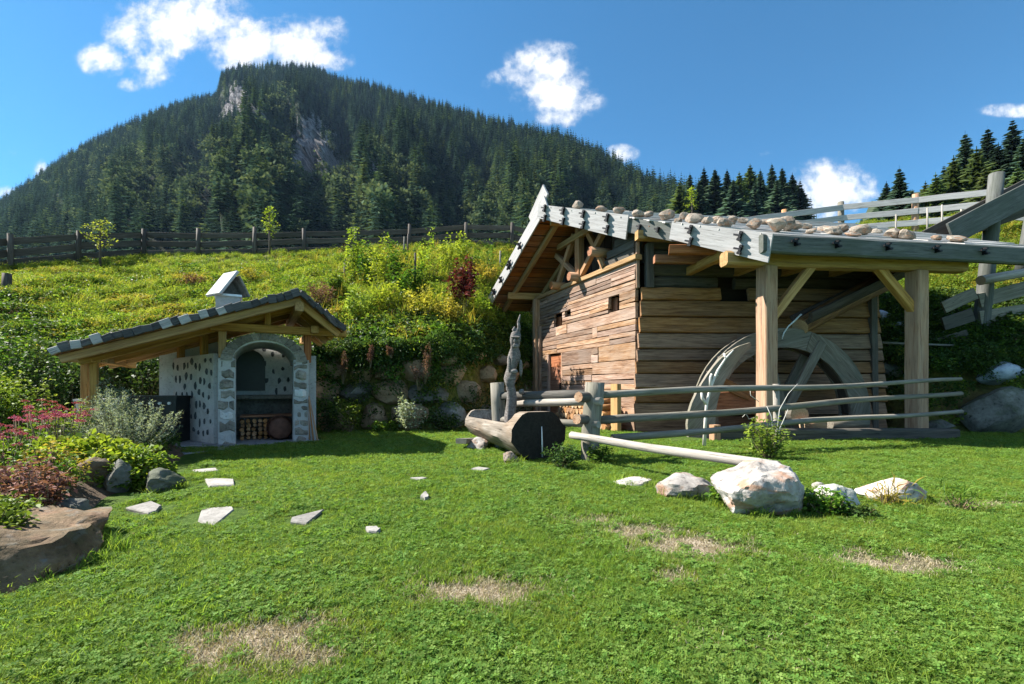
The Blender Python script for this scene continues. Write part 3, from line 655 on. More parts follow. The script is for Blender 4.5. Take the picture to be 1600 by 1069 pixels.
# ------------------------------------------------------------------ the mill
mill = thing('mill_house', (4.0, 11.6, 0), 'brown timber watermill with stone-weighted board roof and open porch', 'watermill')
A0 = Vector((3.14, 11.6, 0)); C0 = Vector((1.05, 16.8, 0)); gd = (C0 - A0).normalized(); gn = Vector((-gd.y, gd.x, 0)); GL = (C0 - A0).length
if gn.x > 0: gn = -gn
B0 = Vector((9.36, 11.9, 0)); fd = (B0 - A0).normalized(); fn = Vector((fd.y, -fd.x, 0)); FL = (B0 - A0).length
D0 = Vector((8.4, 17.3, 0))
def wall_box(name, pts, z0, z1, mat, parent):
    n = len(pts); VV = [(p.x, p.y, z0) for p in pts] + [(p.x, p.y, z1) for p in pts]
    FF = [(k, (k + 1) % n, n + (k + 1) % n, n + k) for k in range(n)] + [tuple(range(n, 2 * n)), tuple(range(n - 1, -1, -1))]
    return place(bpy.data.objects.new(name, mk(name, VV, FF, mat)), None, parent)
ins = .34
core = wall_box('inner_wall', [A0 - fn * ins + fd * ins, B0 - fn * ins - fd * .1, D0 + Vector((-.1, 0, 0)), C0 - gn * ins - gd * .1], -.6, 4.3, W['inner'], mill)
# gable wall, plank by plank
gw = place(bpy.data.objects.new('gable_wall', None), Matrix.Translation(A0), mill)
zr = [-.35, -.02, .28, .58, .9, 1.18, 1.46, 1.8, 2.24, 2.52, 2.83, 3.14, 3.36, 3.57, 3.82, 4.05, 4.30]
opens = [(.68, 1.18, 3.14, 3.57), (3.89, 4.44, 3.14, 3.50), (3.89, 4.98, -.4, 2.24), (3.3, 3.72, 3.40, 3.57)]
for i in range(len(zr) - 1):
    za, zb_ = zr[i], zr[i + 1]; iv = [(0.0, GL)]
    for s0, s1, o0, o1 in opens:
        if min(zb_, o1) - max(za, o0) > .55 * (zb_ - za):
            iv = [q for a, b in iv for q in ((a, min(b, s0)), (max(a, s1), b)) if q[1] - q[0] > .05]
    for a, b in iv:
        cuts = [a] + sorted(c for c in (rng.uniform(a, b) for _ in range(2 if b - a > 3 else 1 if b - a > 1.6 else 0)) if c - a > .5 and b - c > .5) + [b]
        for c0, c1 in zip(cuts[:-1], cuts[1:]):
            t = .09 + rng.uniform(-.015, .02); off = gn * (.0 + rng.uniform(-.008, .012)); sub = [(za, zb_)]
            if zb_ - za > .2 and rng.random() < .8: m_z = za + (zb_ - za) * rng.uniform(.4, .6); sub = [(za, m_z), (m_z, zb_)]
            for u0, u1 in sub:
                sk = rng.uniform(-.012, .012); zm = (u0 + u1) / 2
                beam('plank', A0 + gd * (c0 + .004) + off + Vector((0, 0, zm + sk)), A0 + gd * (c1 - .004) + off + Vector((0, 0, zm - sk)), t, u1 - u0 - .012, W['gable'], gw, ch=.01, jit=.006, n=2)
# jambs and frames of the small openings, door
for s0, s1, o0, o1 in opens[:2]:
    boxes_M, LL = frame(A0 + gd * s0 - gn * .12, A0 + gd * s1 - gn * .12)
    wf = place(bpy.data.objects.new('window_opening', mk('window_opening', [], [], W['inner'])), Matrix.Translation(A0 + gd * s0), gw)
    beam('jamb', A0 + gd * (s1 + .02) - gn * .16 + Vector((0, 0, o0)), A0 + gd * (s1 + .02) - gn * .16 + Vector((0, 0, o1)), .3, .05, W['red'], gw, up=gn)
    beam('jamb', A0 + gd * (s0 - .02) - gn * .16 + Vector((0, 0, o0)), A0 + gd * (s0 - .02) - gn * .16 + Vector((0, 0, o1)), .3, .05, W['gable'], gw, up=gn)
    bpy.data.objects.remove(wf)
door = place(bpy.data.objects.new('door', None), Matrix.Translation(A0 + gd * 4.4), mill); door['label'] = 'red-brown plank door with a black latch'
for k in range(5):
    zc = .03 + .44 * k; beam('plank', A0 + gd * 4.0 - gn * .06 + Vector((0, 0, zc + .21)), A0 + gd * 4.9 - gn * .06 + Vector((0, 0, zc + .21)), .05, .43, W['red'], door, ch=.008)
beam('latch', A0 + gd * 4.1 + gn * .0 + Vector((0, 0, 1.05)), A0 + gd * 4.1 + Vector((0, 0, 1.25)), .06, .05, MAT_IRON, door, up=gn)
beam('handle', A0 + gd * 4.05 + gn * .05 + Vector((0, 0, .72)), A0 + gd * 4.35 + gn * .05 + Vector((0, 0, .62)), .05, .05, W['pale'], door, up=gn)
for s in (3.92, 4.95): beam('door_post', A0 + gd * s - gn * .0 + Vector((0, 0, -.2)), A0 + gd * s + Vector((0, 0, 2.24)), .12, .09, W['gable'], mill, up=gn)
beam('wall_plate', A0 - gd * .1 + gn * .02 + Vector((0, 0, 4.36)), C0 + gd * .35 + gn * .02 + Vector((0, 0, 4.36)), .2, .13, W['beam'], mill, n=3)
beam('corner_post', C0 + gd * .12 + gn * .1 + Vector((0, 0, -.2)), C0 + gd * .12 + gn * .1 + Vector((0, 0, 4.3)), .24, .24, W['gable'], mill, up=gn, n=3)
beam('corner_post', C0 - gd * .12 + gn * .09 + Vector((0, 0, -.2)), C0 - gd * .12 + gn * .09 + Vector((0, 0, 3.3)), .10, .10, W['gable'], mill, up=gn, n=3)
# front wall: wide lapped planks stepping out towards the ground
fw = place(bpy.data.objects.new('front_wall', None), Matrix.Translation(A0), mill)
ys = [449, 470, 496, 521, 546, 565, 584, 607, 629, 649, 675, 702]; zz = [EYE + (HOR - y) / FPX * 11.6 for y in ys] + [-.9, -1.4, -1.75]
for i in range(len(zz) - 1):
    z1, z0 = zz[i], zz[i + 1]; out = .02 + .020 * min(i, 7); sx = .10 - .034 * min(i, 6); ex = FL + .02 * min(i, 6)
    segs = [(sx, ex)]
    if i == 0: segs = [(sx, 2.12), (2.85, ex)]
    elif rng.random() < .5: c = rng.uniform(2.5, 4.5); segs = [(sx, c), (c + .006, ex)]
    for a, b in segs:
        up = (Vector((0, 0, 1)) - fn * .24).normalized(); off = fn * (out + .02)
        beam('plank', A0 + fd * a + off + Vector((0, 0, (z0 + z1) / 2)), A0 + fd * b + off + Vector((0, 0, (z0 + z1) / 2)), .11, z1 - z0 - .022, W['front'], fw, up=up, ch=.012, jit=.008, n=6)
for i, (z0, z1) in enumerate(((3.62, 3.92), (3.93, 4.25), (4.26, 4.6), (4.61, 5.0))):
    for a, b in (((.35, 2.10), (2.56, FL)) if i == 0 else ((.35, FL),)):
        beam('log', A0 + fd * a - fn * .14 + Vector((0, 0, (z0 + z1) / 2)), A0 + fd * b - fn * .14 + Vector((0, 0, (z0 + z1) / 2)), .2, z1 - z0, W['greydark'], fw, ch=.06, jit=.01, n=4)
beam('post', A0 + fd * .32 - fn * .0 + Vector((0, 0, 3.6)), A0 + fd * .32 + Vector((0, 0, 4.7)), .20, .2, W['greydark'], fw, up=fn, n=2)
beam('post', A0 + fd * .02 - fn * .05 + Vector((0, 0, 3.6)), A0 + fd * .02 - fn * .05 + Vector((0, 0, 4.75)), .09, .2, W['gable'], fw, up=fn, n=2)
# upper panel by the gable truss, its shade painted with darker planks
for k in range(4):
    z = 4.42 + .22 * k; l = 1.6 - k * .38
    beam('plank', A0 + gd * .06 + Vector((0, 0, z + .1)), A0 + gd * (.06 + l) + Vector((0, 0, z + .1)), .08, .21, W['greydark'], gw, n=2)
beam('post', B0 - fd * .18 + fn * .2 + Vector((0, 0, -1)), B0 - fd * .18 + fn * .13 + Vector((0, 0, 3.9)), .16, .16, W['greydark'], mill, up=fn, n=2)
# right end wall
rw = place(bpy.data.objects.new('end_wall', None), Matrix.Translation(B0), mill); rd = (D0 - B0).normalized(); rn = Vector((rd.y, -rd.x, 0))
for i in range(14):
    z = -1.2 + i * .40; beam('plank', B0 + rn * .03 - rd * .05 + Vector((0, 0, z)), D0 + rn * .03 + Vector((0, 0, z)), .1, .38, W['front'], rw, n=3)

# roof
Aa, Cc, Ee, Rr = Vector((.97, 14, 6.52)), Vector((4.99, 9.1, 4.06)), Vector((11.75, 10.05, 4.06)), Vector((11.2, 15.4, 6.52))
Ff, Gg = Vector((-1.0, 18, 4.17)), Vector((10.4, 20.2, 4.17))
roof = place(bpy.data.objects.new('roof', None), Matrix.Translation(Aa), mill)
for (e0, e1, nm) in ((Cc, Ee, 0), (Ff, Gg, 1)):
    nrm = ((e1 - e0).cross(Aa - e0)).normalized(); nrm = nrm if nrm.z > 0 else -nrm
    q = [e0, e1, Rr, Aa]; th = .05
    place(bpy.data.objects.new('roof_deck', mk('roof_deck', [p + nrm * -.02 for p in q] + [p - nrm * (th + .02) for p in q], [(0, 1, 2, 3), (7, 6, 5, 4), (0, 4, 5, 1), (1, 5, 6, 2), (2, 6, 7, 3), (3, 7, 4, 0)], W['inner'])), None, roof)
    nc = 15
    for i in range(nc):
        t0, t1 = i / nc, (i + 1) / nc; tm = (t0 + t1) / 2
        p0, p1 = e0.lerp(Aa, tm), e1.lerp(Rr, tm); wd = (e0 - Aa).length / nc
        sl_ = (Aa - e0).normalized(); cross = (sl_ - (p1 - p0).normalized() * sl_.dot((p1 - p0).normalized())).length
        cuts = [0] + sorted(rng.uniform(.15, .85, 2 if nm == 0 else 1)) + [1]
        for c0, c1 in zip(cuts[:-1], cuts[1:]):
            lift = nrm * (.035 + rng.uniform(0, .02)); up = (nrm + (e0 - Aa).normalized() * -.06).normalized()
            beam('roof_board', p0.lerp(p1, c0) + lift, p0.lerp(p1, c1) + lift, wd * cross * 1.1, .035, W['roofwood'], roof, up=up, ch=.006, jit=.006, n=2)
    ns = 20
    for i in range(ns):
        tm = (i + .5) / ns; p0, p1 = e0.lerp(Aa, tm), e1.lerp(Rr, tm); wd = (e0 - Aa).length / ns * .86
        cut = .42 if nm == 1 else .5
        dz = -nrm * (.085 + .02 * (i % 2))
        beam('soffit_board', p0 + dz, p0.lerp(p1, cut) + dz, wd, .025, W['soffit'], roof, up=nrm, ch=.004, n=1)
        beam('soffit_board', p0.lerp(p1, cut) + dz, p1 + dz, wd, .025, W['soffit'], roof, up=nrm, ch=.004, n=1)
    ridge_d = (Rr - Aa).normalized()
    for k, off in enumerate((.55, 1.55, 3.0, 4.4, 5.8, 7.2, 8.6, 9.9)):
        f = off / (Rr - Aa).length
        a, b = Aa.lerp(Rr, f) - nrm * .19, e0.lerp(e1, f) - nrm * .19
        b = b + (a - b).normalized() * .12
        beam('rafter', a, b, .14, .17, W['beam'], roof, up=nrm, ch=.015, n=2)
beam('ridge_beam', Aa + Vector((.2, 0, -.36)), Rr + Vector((-.1, 0, -.36)), .2, .26, W['beam'], roof, n=2)
beam('purlin', Vector((-.15, 17.0, 4.46)), Vector((9.8, 18.5, 4.46)), .22, .24, W['beam'], roof, n=2)
beam('purlin', Vector((3.05, 11.3, 4.82)), Vector((11.3, 12.5, 4.82)), .2, .22, W['beam'], roof, n=2)
# barge boards with black iron hooks
def hooks(parent, p, along, nrm, s=1.0, pairs=2, gap=.2):
    for k in range(pairs):
        c = p - Vector((0, 0, 1)) * (gap * (k - (pairs - 1) / 2) * 1.15)
        M, _ = frame(c - along * .1, c + along * .1); 
        y = M.col[1].xyz; sg = 1 if y.dot(nrm) > 0 else -1
        boxes('iron_hook', [((0, sg * .045, 0), (.045 * s, .07, .19 * s)), ((-.06 * s, sg * .06, .01), (.15 * s, .035, .035)), ((.02, sg * .085, -.07 * s), (.08 * s, .05, .045 * s)), ((.01, sg * .08, .06 * s), (.06 * s, .04, .04 * s))], MAT_IRON, parent, M)
dv = (Cc - Aa).normalized(); dvn = Vector((dv.y, -dv.x, 0)).normalized(); dvn = dvn if dvn.y < 0 else -dvn
def verge(t): return Aa.lerp(Cc, t) + Vector((0, 0, .10))
def barge(t0, t1, h0, h1, out, mat, drop=0):
    a, b = verge(t0), verge(t1); n = dvn
    th = .05; VV = []
    for o in (out, out - th):
        VV += [a + n * o + Vector((0, 0, -drop)), b + n * o + Vector((0, 0, -drop)), b + n * o + Vector((0, 0, -h1)) - dv * .10, a + n * o + Vector((0, 0, -h0)) - dv * .08]
    M, _ = frame(a, b); Mi = M.inverted()
    me = mk('barge_board', [Mi @ v for v in VV], [(0, 3, 2, 1), (4, 5, 6, 7), (0, 1, 5, 4), (1, 2, 6, 5), (2, 3, 7, 6), (3, 0, 4, 7)], mat)
    return place(bpy.data.objects.new('barge_board', me), M, roof)
bb = barge(-.02, .50, .42, .62, .10, W['silver'])
for t in (.03, .15, .27, .40): hooks(bb, verge(t) + dvn * .10 + Vector((0, 0, -.25 - .1 * t)), dv, dvn, 1.1, 2, .26)
bg_ = barge(.48, .72, .42, .48, .04, W['eave'], .06)
for t in (.55, .63): hooks(bg_, verge(t) + dvn * .04 + Vector((0, 0, -.26)), dv, dvn, .7, 1)
bb2 = barge(.69, 1.03, .44, .60, .10, W['silver'], .02)
for t in (.765, .935): hooks(bb2, verge(t) + dvn * .10 + Vector((0, 0, -.30)), dv, dvn, 1.0, 2, .24)
dl = (Ff - Aa).normalized(); dln = Vector((dl.y, -dl.x, 0)).normalized(); dln = dln if dln.x < 0 else -dln
for a, b, ex in ((-.05, .5, .04), (.47, 1.03, .02)):
    p0, p1 = Aa.lerp(Ff, a) + dln * ex + Vector((0, 0, .02)), Aa.lerp(Ff, b) + dln * ex + Vector((0, 0, .02))
    lb = beam('barge_board', p0, p1, .05, .44, W['silver'], roof, ch=.008, n=3)
    for t in (np.arange(.32, .5, .17) if a < 0 else np.arange(.52, 1, .14)): hooks(lb, Aa.lerp(Ff, t) + dln * (ex + .02), dl, dln, 1.2, 1)
beam('barge_board', Aa + Vector((.05, -.1, .55)), Aa + Vector((-.35, .75, -.12)), .05, .5, W['silver'], roof, ch=.008)
# eave board
ed = (Ee - Cc).normalized(); edn = Vector((ed.y, -ed.x, 0))
eb = beam('eave_board', Cc - ed * .12 + edn * .05 + Vector((0, 0, -.15)), Ee + edn * .05 + Vector((0, 0, -.15)), .14, .36, W['eave'], roof, ch=.03, jit=.01, n=8)
for k in (.55, 1.45, 2.6, 3.75, 4.9, 6.2): hooks(eb, Cc + ed * k + edn * .12 + Vector((0, 0, -.12)), ed, edn, .8, 1)
# gable truss
def gp_(px, py, s, out=.05):
    c = A0 + gd * s + gn * out; return Vector((c.x, c.y, EYE + (HOR - py) / FPX * c.y))
tr = place(bpy.data.objects.new('gable_truss', None), Matrix.Translation(A0 + Vector((0, 0, 4.4))), mill)
beam('king_post', gp_(0, 437, 2.75), Vector((gp_(0, 437, 2.75).x, gp_(0, 437, 2.75).y, 6.1)), .24, .2, W['post'], tr, up=gn, n=2)
for s0, s1, z1 in ((2.75, 4.3, 5.55), (2.75, 1.35, 5.55), (4.25, 3.1, 5.9), (1.4, 2.4, 5.9)):
    a, b = A0 + gd * s0 + gn * .03, A0 + gd * s1 + gn * .03; beam('brace', Vector((a.x, a.y, 4.45)), Vector((b.x, b.y, z1)), .16, .15, W['post'], tr, up=gn, n=2)
beam('collar_beam', A0 + gd * 1.55 + gn * .1 + Vector((0, 0, 5.72)), A0 + gd * 4.0 + gn * .1 + Vector((0, 0, 5.72)), .16, .18, W['beam'], tr)
for s, z in ((2.75, 4.46), (3.95, 4.44), (1.55, 4.9)):
    log('beam_end', A0 + gd * s - gn * .5 + Vector((0, 0, z)), A0 + gd * s + gn * .42 + Vector((0, 0, z)), .13, .13, W['post'], tr, 10, 1, .03, W['soffit'])
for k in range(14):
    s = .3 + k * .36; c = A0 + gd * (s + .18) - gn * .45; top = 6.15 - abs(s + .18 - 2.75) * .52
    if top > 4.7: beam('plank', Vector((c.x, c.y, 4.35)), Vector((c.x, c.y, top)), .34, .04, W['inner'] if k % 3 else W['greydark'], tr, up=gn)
lampc = A0 + gd * 3.05 + gn * .5 + Vector((0, 0, 5.45))
# porch posts, lintel, braces, sill
porch = place(bpy.data.objects.new('porch', None), Matrix.Translation((5.2, 9.6, 0)), mill)
l0, l1 = P(1130, 405, 9.6), P(1502, 416, 10.12); ld = (l1 - l0).normalized()
beam('lintel', l0, l1, .30, .29, W['beam'], porch, ch=.05, jit=.01, n=6)
pr = Vector((math.sin(R(14)), -math.cos(R(14)), 0))
for px, base in ((1198, 676), (1432, 678)):
    t = (px - 1130) / 372; Yp = 9.6 + .52 * t; X = (px - 800) / FPX * Yp; top = l0.lerp(l1, t).z - .145
    beam('post', (X, Yp, -.05), (X, Yp, top), .30, .30, W['post'], porch, up=pr, ch=.02, jit=.004, n=5)
def braced(px0, py0, px1, py1):
    t0, t1 = (px0 - 1130) / 372, (px1 - 1130) / 372
    a, b = P(px0, py0, 9.6 + .52 * t0), P(px1, py1, 9.6 + .52 * t1); beam('brace', a, b, .16, .17, W['beam'], porch, up=(0, 0, 1), n=2)
braced(1206, 496, 1268, 416); braced(1440, 500, 1372, 418)
beam('sill', P(1115, 679, 9.35) - Vector((0, 0, 0)), P(1490, 679, 9.85), .26, .26, W['greydark'], porch, ch=.03, jit=.01, n=4)
beam('sill_post', P(1117, 694, 9.25), P(1117, 664, 9.25), .16, .16, W['post'], porch, up=pr)
for k in range(5):      # tie beams from wall to lintel
    x = 4.6 + k * 1.25; beam('tie_beam', (x, 9.75, 3.98), (x - .1, 11.9, 4.05), .16, .2, W['beam'], porch)
beam('cross_beam', P(1045, 391, 10.5), P(1200, 389, 9.95), .2, .2, W['soffit'], porch, n=2)
beam('cross_beam', P(1022, 405, 11.2), P(1200, 407, 11.2), .16, .2, W['soffit'], porch, n=2)

# stones that weigh the roof down: (px, py of base, fraction up the slope, size, tilt)
fnr = ((Ee - Cc).cross(Aa - Cc)).normalized(); fnr = fnr if fnr.z > 0 else -fnr
def on_roof(px, t):
    lo, hi = 0, 1
    for _ in range(40):
        f = (lo + hi) / 2; p = Cc.lerp(Ee, f).lerp(Aa.lerp(Rr, f), t)
        if 800 + FPX * p.x / p.y < px: lo = f
        else: hi = f
    return p + fnr * .06
rs = [(902, .88, .22, .20, .17, 'pale squared stone alone near the roof peak'), (938, .76, .22, .14, .13, 'flat dark stone with a pale tip second from the roof peak'), (966, .66, .24, .20, .16, 'round grey stone third from the roof peak'), (996, .52, .24, .16, .14, 'slanting grey stone above the left end of the grey verge board'),
      (1012, .56, .16, .14, .12, 'small tan stone behind the slanting grey one'), (1040, .42, .28, .22, .20, 'tall pale slab-shaped stone with a pointed top'), (1046, .30, .16, .12, .1, 'low tan stone in front of the pointed slab'), (1082, .30, .30, .22, .16, 'orange-brown stone behind the second white board'), (1068, .5, .2, .16, .14, 'small brown stone beside the orange one'),
      (1102, .34, .2, .16, .13, 'pale stone right of the orange one'), (1128, .22, .30, .22, .13, 'long low tan stone over the second white board'), (1120, .42, .2, .14, .12, 'grey stone behind the long low tan one'), (1142, .40, .18, .14, .14, 'upright pale chip behind the long low tan one'), (1160, .52, .2, .16, .1, 'reddish flat stone farther up the roof'), (1176, .2, .26, .2, .15, 'sharp-edged tan stone near the end of the white board'),
      (1196, .48, .26, .2, .12, 'pale stone high on the roof behind the sharp-edged one'), (1210, .12, .30, .24, .22, 'big brown wedge stone at the end of the white board'), (1224, .2, .26, .22, .24, 'tall tan stone leaning on the big brown wedge'), (1226, .42, .2, .16, .16, 'dark upright stone behind the tan pair'), (1240, .24, .24, .18, .16, 'rounded brown stone right of the tall tan one'),
      (1260, .34, .26, .18, .09, 'flat rust-red stone'), (1286, .26, .2, .16, .1, 'small pale stone right of the flat rust-red one'), (1300, .14, .28, .2, .13, 'grey-brown stone at the middle of the eave'), (1312, .24, .22, .18, .13, 'tan stone behind the grey-brown one at the eave middle'), (1330, .09, .26, .18, .07, 'thin flat grey slab at the eave'), (1339, .18, .30, .22, .18, 'large brown stone right of the eave middle'),
      (1392, .14, .32, .22, .14, 'pale wide stone, left of the last pair'), (1412, .10, .26, .2, .15, 'dark brown stone, right of the last pair'), (1460, .10, .18, .14, .08, 'small flat chip near the roof end'), (1492, .07, .34, .22, .10, 'pale pointed slab nearest the flume at the roof end'), (1265, .12, .16, .12, .08, 'low pale chip by the eave, left of the middle'), (1366, .3, .2, .14, .08, 'small tan stone up the slope beyond the large brown one')]
for k, (px, t, a, b, c, lb) in enumerate(rs):
    p = on_roof(px, t); o = rock('roof_stone', p + fnr * c * .62, (a * .85, b * .95, c * .85), 200 + k, S['roof'], None, rng.uniform(-.6, .6), 2, 14, .16, R(24) + rng.uniform(-.25, .25)); o.data.polygons.foreach_set('use_smooth', [False] * len(o.data.polygons))
    tag(o, lb + ' of the mill', 'stone', 'stones weighing down the mill roof')

# water wheel
wc = Vector((6.24, 10.75, .49)); wheel = thing('water_wheel', wc, 'big grey wooden water wheel beside the mill wall under the porch', 'water wheel')
Ro, Ri = 1.97, 1.52
for side, y in ((0, -.17), (1, .17)):
    n = 6; ph = .2
    for k in range(n):
        a0, a1 = 2 * math.pi * k / n + ph + .003, 2 * math.pi * (k + 1) / n + ph - .003; VV, FF = [], []
        m = 8
        for yy_ in (y - .035, y + .035):
            for j in range(m + 1):
                a = a0 + (a1 - a0) * j / m
                VV += [(math.cos(a) * Ri, yy_, math.sin(a) * Ri), (math.cos(a) * Ro, yy_, math.sin(a) * Ro)]
        q = 2 * (m + 1)
        for j in range(m):
            i0 = j * 2
            FF += [(i0, i0 + 1, i0 + 3, i0 + 2), (q + i0, q + i0 + 2, q + i0 + 3, q + i0 + 1), (i0 + 1, q + i0 + 1, q + i0 + 3, i0 + 3), (i0, i0 + 2, q + i0 + 2, q + i0)]
        FF += [(0, q, q + 1, 1), (q - 2, q - 1, 2 * q - 1, 2 * q - 2)]
        am = (a0 + a1) / 2 + math.pi / 2; M = Matrix.Translation(wc) @ Matrix.Rotation(-am, 4, 'Y'); Mi = (Matrix.Rotation(-am, 4, 'Y')).inverted()
        place(bpy.data.objects.new('rim_board', mk('rim_board', [Mi @ Vector(v) for v in VV], FF, W['wheel'])), M, wheel)
nb = 28
for k in range(nb):
    a = 2 * math.pi * k / nb; r0, r1 = Ri + .02, Ro - .05; a2 = a + .14
    beam('bucket_board', wc + Vector((math.cos(a) * r0, 0, math.sin(a) * r0)), wc + Vector((math.cos(a2) * r1, 0, math.sin(a2) * r1)), .28, .035, W['fence'], wheel, up=(-math.sin(a), 0, math.cos(a)))
for k in range(4):
    a = R(62) + k * math.pi / 4
    for y in (-.2, .2):
        dx = Vector((math.cos(a), 0, math.sin(a))); beam('spoke', wc + Vector((0, y, 0)) - dx * 1.84, wc + Vector((0, y, 0)) + dx * 1.84, .09, .2, W['wheel'], wheel, up=(-math.sin(a), 0, math.cos(a)), n=2) if k < 2 else None
log('axle', wc + Vector((0, -.75, 0)), wc + Vector((0, 1.3, 0)), .2, .2, W['wheel'], wheel, 12, 2, .03, W['cut'])
tag(log('round_block', P(1253, 663, 9.8), P(1287, 662, 9.75), .14, .14, W['post'], None, 10, 1, .04, W['cut']), 'pinkish cut log block lying on the porch sill below the wheel', 'log')
tag(log('grey_log', P(1296, 662, 10.0), P(1352, 660, 10.1), .12, .13, W['wheel'], None, 10, 2, .05, W['wheel']), 'grey weathered log lying behind the sill at the foot of the wheel', 'log')
for k in range(14):
    a0, a1 = 2 * math.pi * k / 14 + .004, 2 * math.pi * (k + 1) / 14 - .004; p0_, p1_ = (wc + Vector((math.cos(a), 0, math.sin(a))) * (Ri + .05) for a in (a0, a1)); am = (a0 + a1) / 2
    beam('sole_board', p0_, p1_, .30, .03, W['fence'], wheel, up=(math.cos(am), 0, math.sin(am)))
# heavy curved board on edge before the left of the wheel
cb = P(1213, 668, 10.15); segt = thing('curved_board', P(1100, 690, 10.15), 'weathered grey curved board standing on edge at the left of the water wheel', 'board')
VV, FF = [], []; m = 12
for yy_ in (-.06, .06):
    for j in range(m + 1):
        f = j / m; a = R(192 - f * 84); ro, ri = 1.95 + .03 * math.sin(f * 9), 1.36 + .50 * f ** 2.2
        VV += [cb + Vector((math.cos(a) * ri, yy_, math.sin(a) * ri)), cb + Vector((math.cos(a) * ro, yy_, math.sin(a) * ro))]
q = 2 * (m + 1)
for j in range(m):
    i0 = 2 * j; FF += [(i0, i0 + 2, i0 + 3, i0 + 1), (q + i0, q + i0 + 1, q + i0 + 3, q + i0 + 2), (i0 + 1, i0 + 3, q + i0 + 3, q + i0 + 1), (i0, q + i0, q + i0 + 2, i0 + 2)]
FF += [(0, 1, q + 1, q), (q - 2, 2 * q - 2, 2 * q - 1, q - 1)]
MC = Matrix.Translation(cb) @ Matrix.Rotation(R(-50), 4, 'Y'); MCi = MC.inverted(); me = mk('rim_segment', [MCi @ v for v in VV], FF, W['grey']); bm = bmesh.new(); bm.from_mesh(me); bmesh.ops.recalc_face_normals(bm, faces=bm.faces); bm.to_mesh(me); bm.free()
place(bpy.data.objects.new('rim_segment', me), MC, segt)
beam('back_board', P(1118, 592, 10.25), P(1172, 618, 10.3), .06, .22, W['front'], segt, n=3, jit=.02)
beam('back_board', P(1112, 630, 10.35), P(1178, 628, 10.35), .06, .5, W['soffit'], segt, n=2, jit=.02)
# flume log and the falling water
fl = thing('flume_log', P(1250, 497, 10.55), 'hollowed log flume slanting down under the porch roof to the wheel', 'flume')
f0, f1 = Vector((6.62, 10.56, 2.72)), Vector((11.55, 12.25, 4.92))
f0 = Vector(P(1252, 496, 10.5)); f1 = Vector((11.45, 12.3, 4.74))
def gutter(name, p0, p1, r, mat, parent, n=14, segs=5):
    M, Ln = frame(p0, p1); prof = []
    for k in range(n + 1): a = R(180 + 180 * k / n); prof.append((math.cos(a) * r, math.sin(a) * r * 1.0 + r * .25))
    for k in range(n + 1): a = R(360 - 180 * k / n); prof.append((math.cos(a) * r * .68, math.sin(a) * r * .62 + r * .25))
    m_ = len(prof); VV = [(-Ln / 2 + Ln * i / segs, y, z) for i in range(segs + 1) for y, z in prof]
    FF = [(i * m_ + k, i * m_ + (k + 1) % m_, (i + 1) * m_ + (k + 1) % m_, (i + 1) * m_ + k) for i in range(segs) for k in range(m_)]
    for base, rev in ((0, True), (segs * m_, False)):
        for k in range(n):
            f = (base + k, base + k + 1, base + m_ - 2 - k, base + m_ - 1 - k); FF.append(f[::-1] if rev else f)
    return place(bpy.data.objects.new(name, mk(name, VV, FF, mat, False)), M, parent)
gutter('channel', f0, f1, .28, W['fence'], fl)
log('bearer', P(1250, 512, 10.6), P(1378, 440, 11.7), .20, .26, W['front'], fl, 10, 3, .05, W['cut'])
wt = thing('falling_water', P(1232, 510, 10.5), 'thin bright stream of water falling from the flume log onto the wheel', 'water')
pts = [f0 + Vector((-.02, -.02, .06)), P(1240, 503, 10.5), P(1231, 511, 10.5), P(1225, 520, 10.5), P(1222, 530, 10.5)]
for k, o_ in enumerate((-.05, 0, .06)):
    v, f = tube([p + Vector((o_ * .5, o_, 0)) for p in pts], [.02, .018, .016, .014, .008], 6)
    place(bpy.data.objects.new('stream', mk('stream', v, f, MAT_WATER, True)), None, wt)
# ------------------------------------------------------------------ the outdoor kitchen hut
hut = thing('garden_hut', (-5.4, 9.2, 0), 'low white stone-studded garden hut with an arched front and shingle roof', 'hut')
H1, H2, H0 = Vector((-5.42, 8.56, 0)), Vector((-4.13, 9.28, 0)), Vector((-7.68, 10.15, 0))
hd = (H2 - H1).normalized(); hn = Vector((hd.y, -hd.x, 0)); HW = (H2 - H1).length
sd_ = (H0 - H1).normalized(); sn = Vector((-sd_.y, sd_.x, 0)); sn = sn if sn.y < 0 else -sn
bk = -hn                                             # into the hut
def quad_wall(name, a, b, z0a, z1a, z1b, th, inw, mat, parent):
    VV = [a + Vector((0, 0, z0a)), b + Vector((0, 0, z0a)), b + Vector((0, 0, z1b)), a + Vector((0, 0, z1a))]; VV += [v + inw * th for v in VV]
    return place(bpy.data.objects.new(name, mk(name, VV, [(0, 1, 2, 3), (7, 6, 5, 4), (0, 4, 5, 1), (1, 5, 6, 2), (2, 6, 7, 3), (3, 7, 4, 0)], mat)), None, parent)
sw = quad_wall('side_wall', H1 + sd_ * .28, H0, -.1, 1.74, 1.70, .18, -sn, S['plaster'], hut)
H3 = H2 + bk * 2.0; H1b = H1 + bk * 2.0
rw_ = quad_wall('side_wall', H2 + bk * .27, H3, -.1, 1.75, 1.75, .2, Vector((hd.x, hd.y, 0)), S['plaster'], hut)
bw = quad_wall('back_wall', H1b - hd * 1.2, H3 + hd * .2, -.1, 2.1, 2.1, .2, bk, S['plaster'], hut)
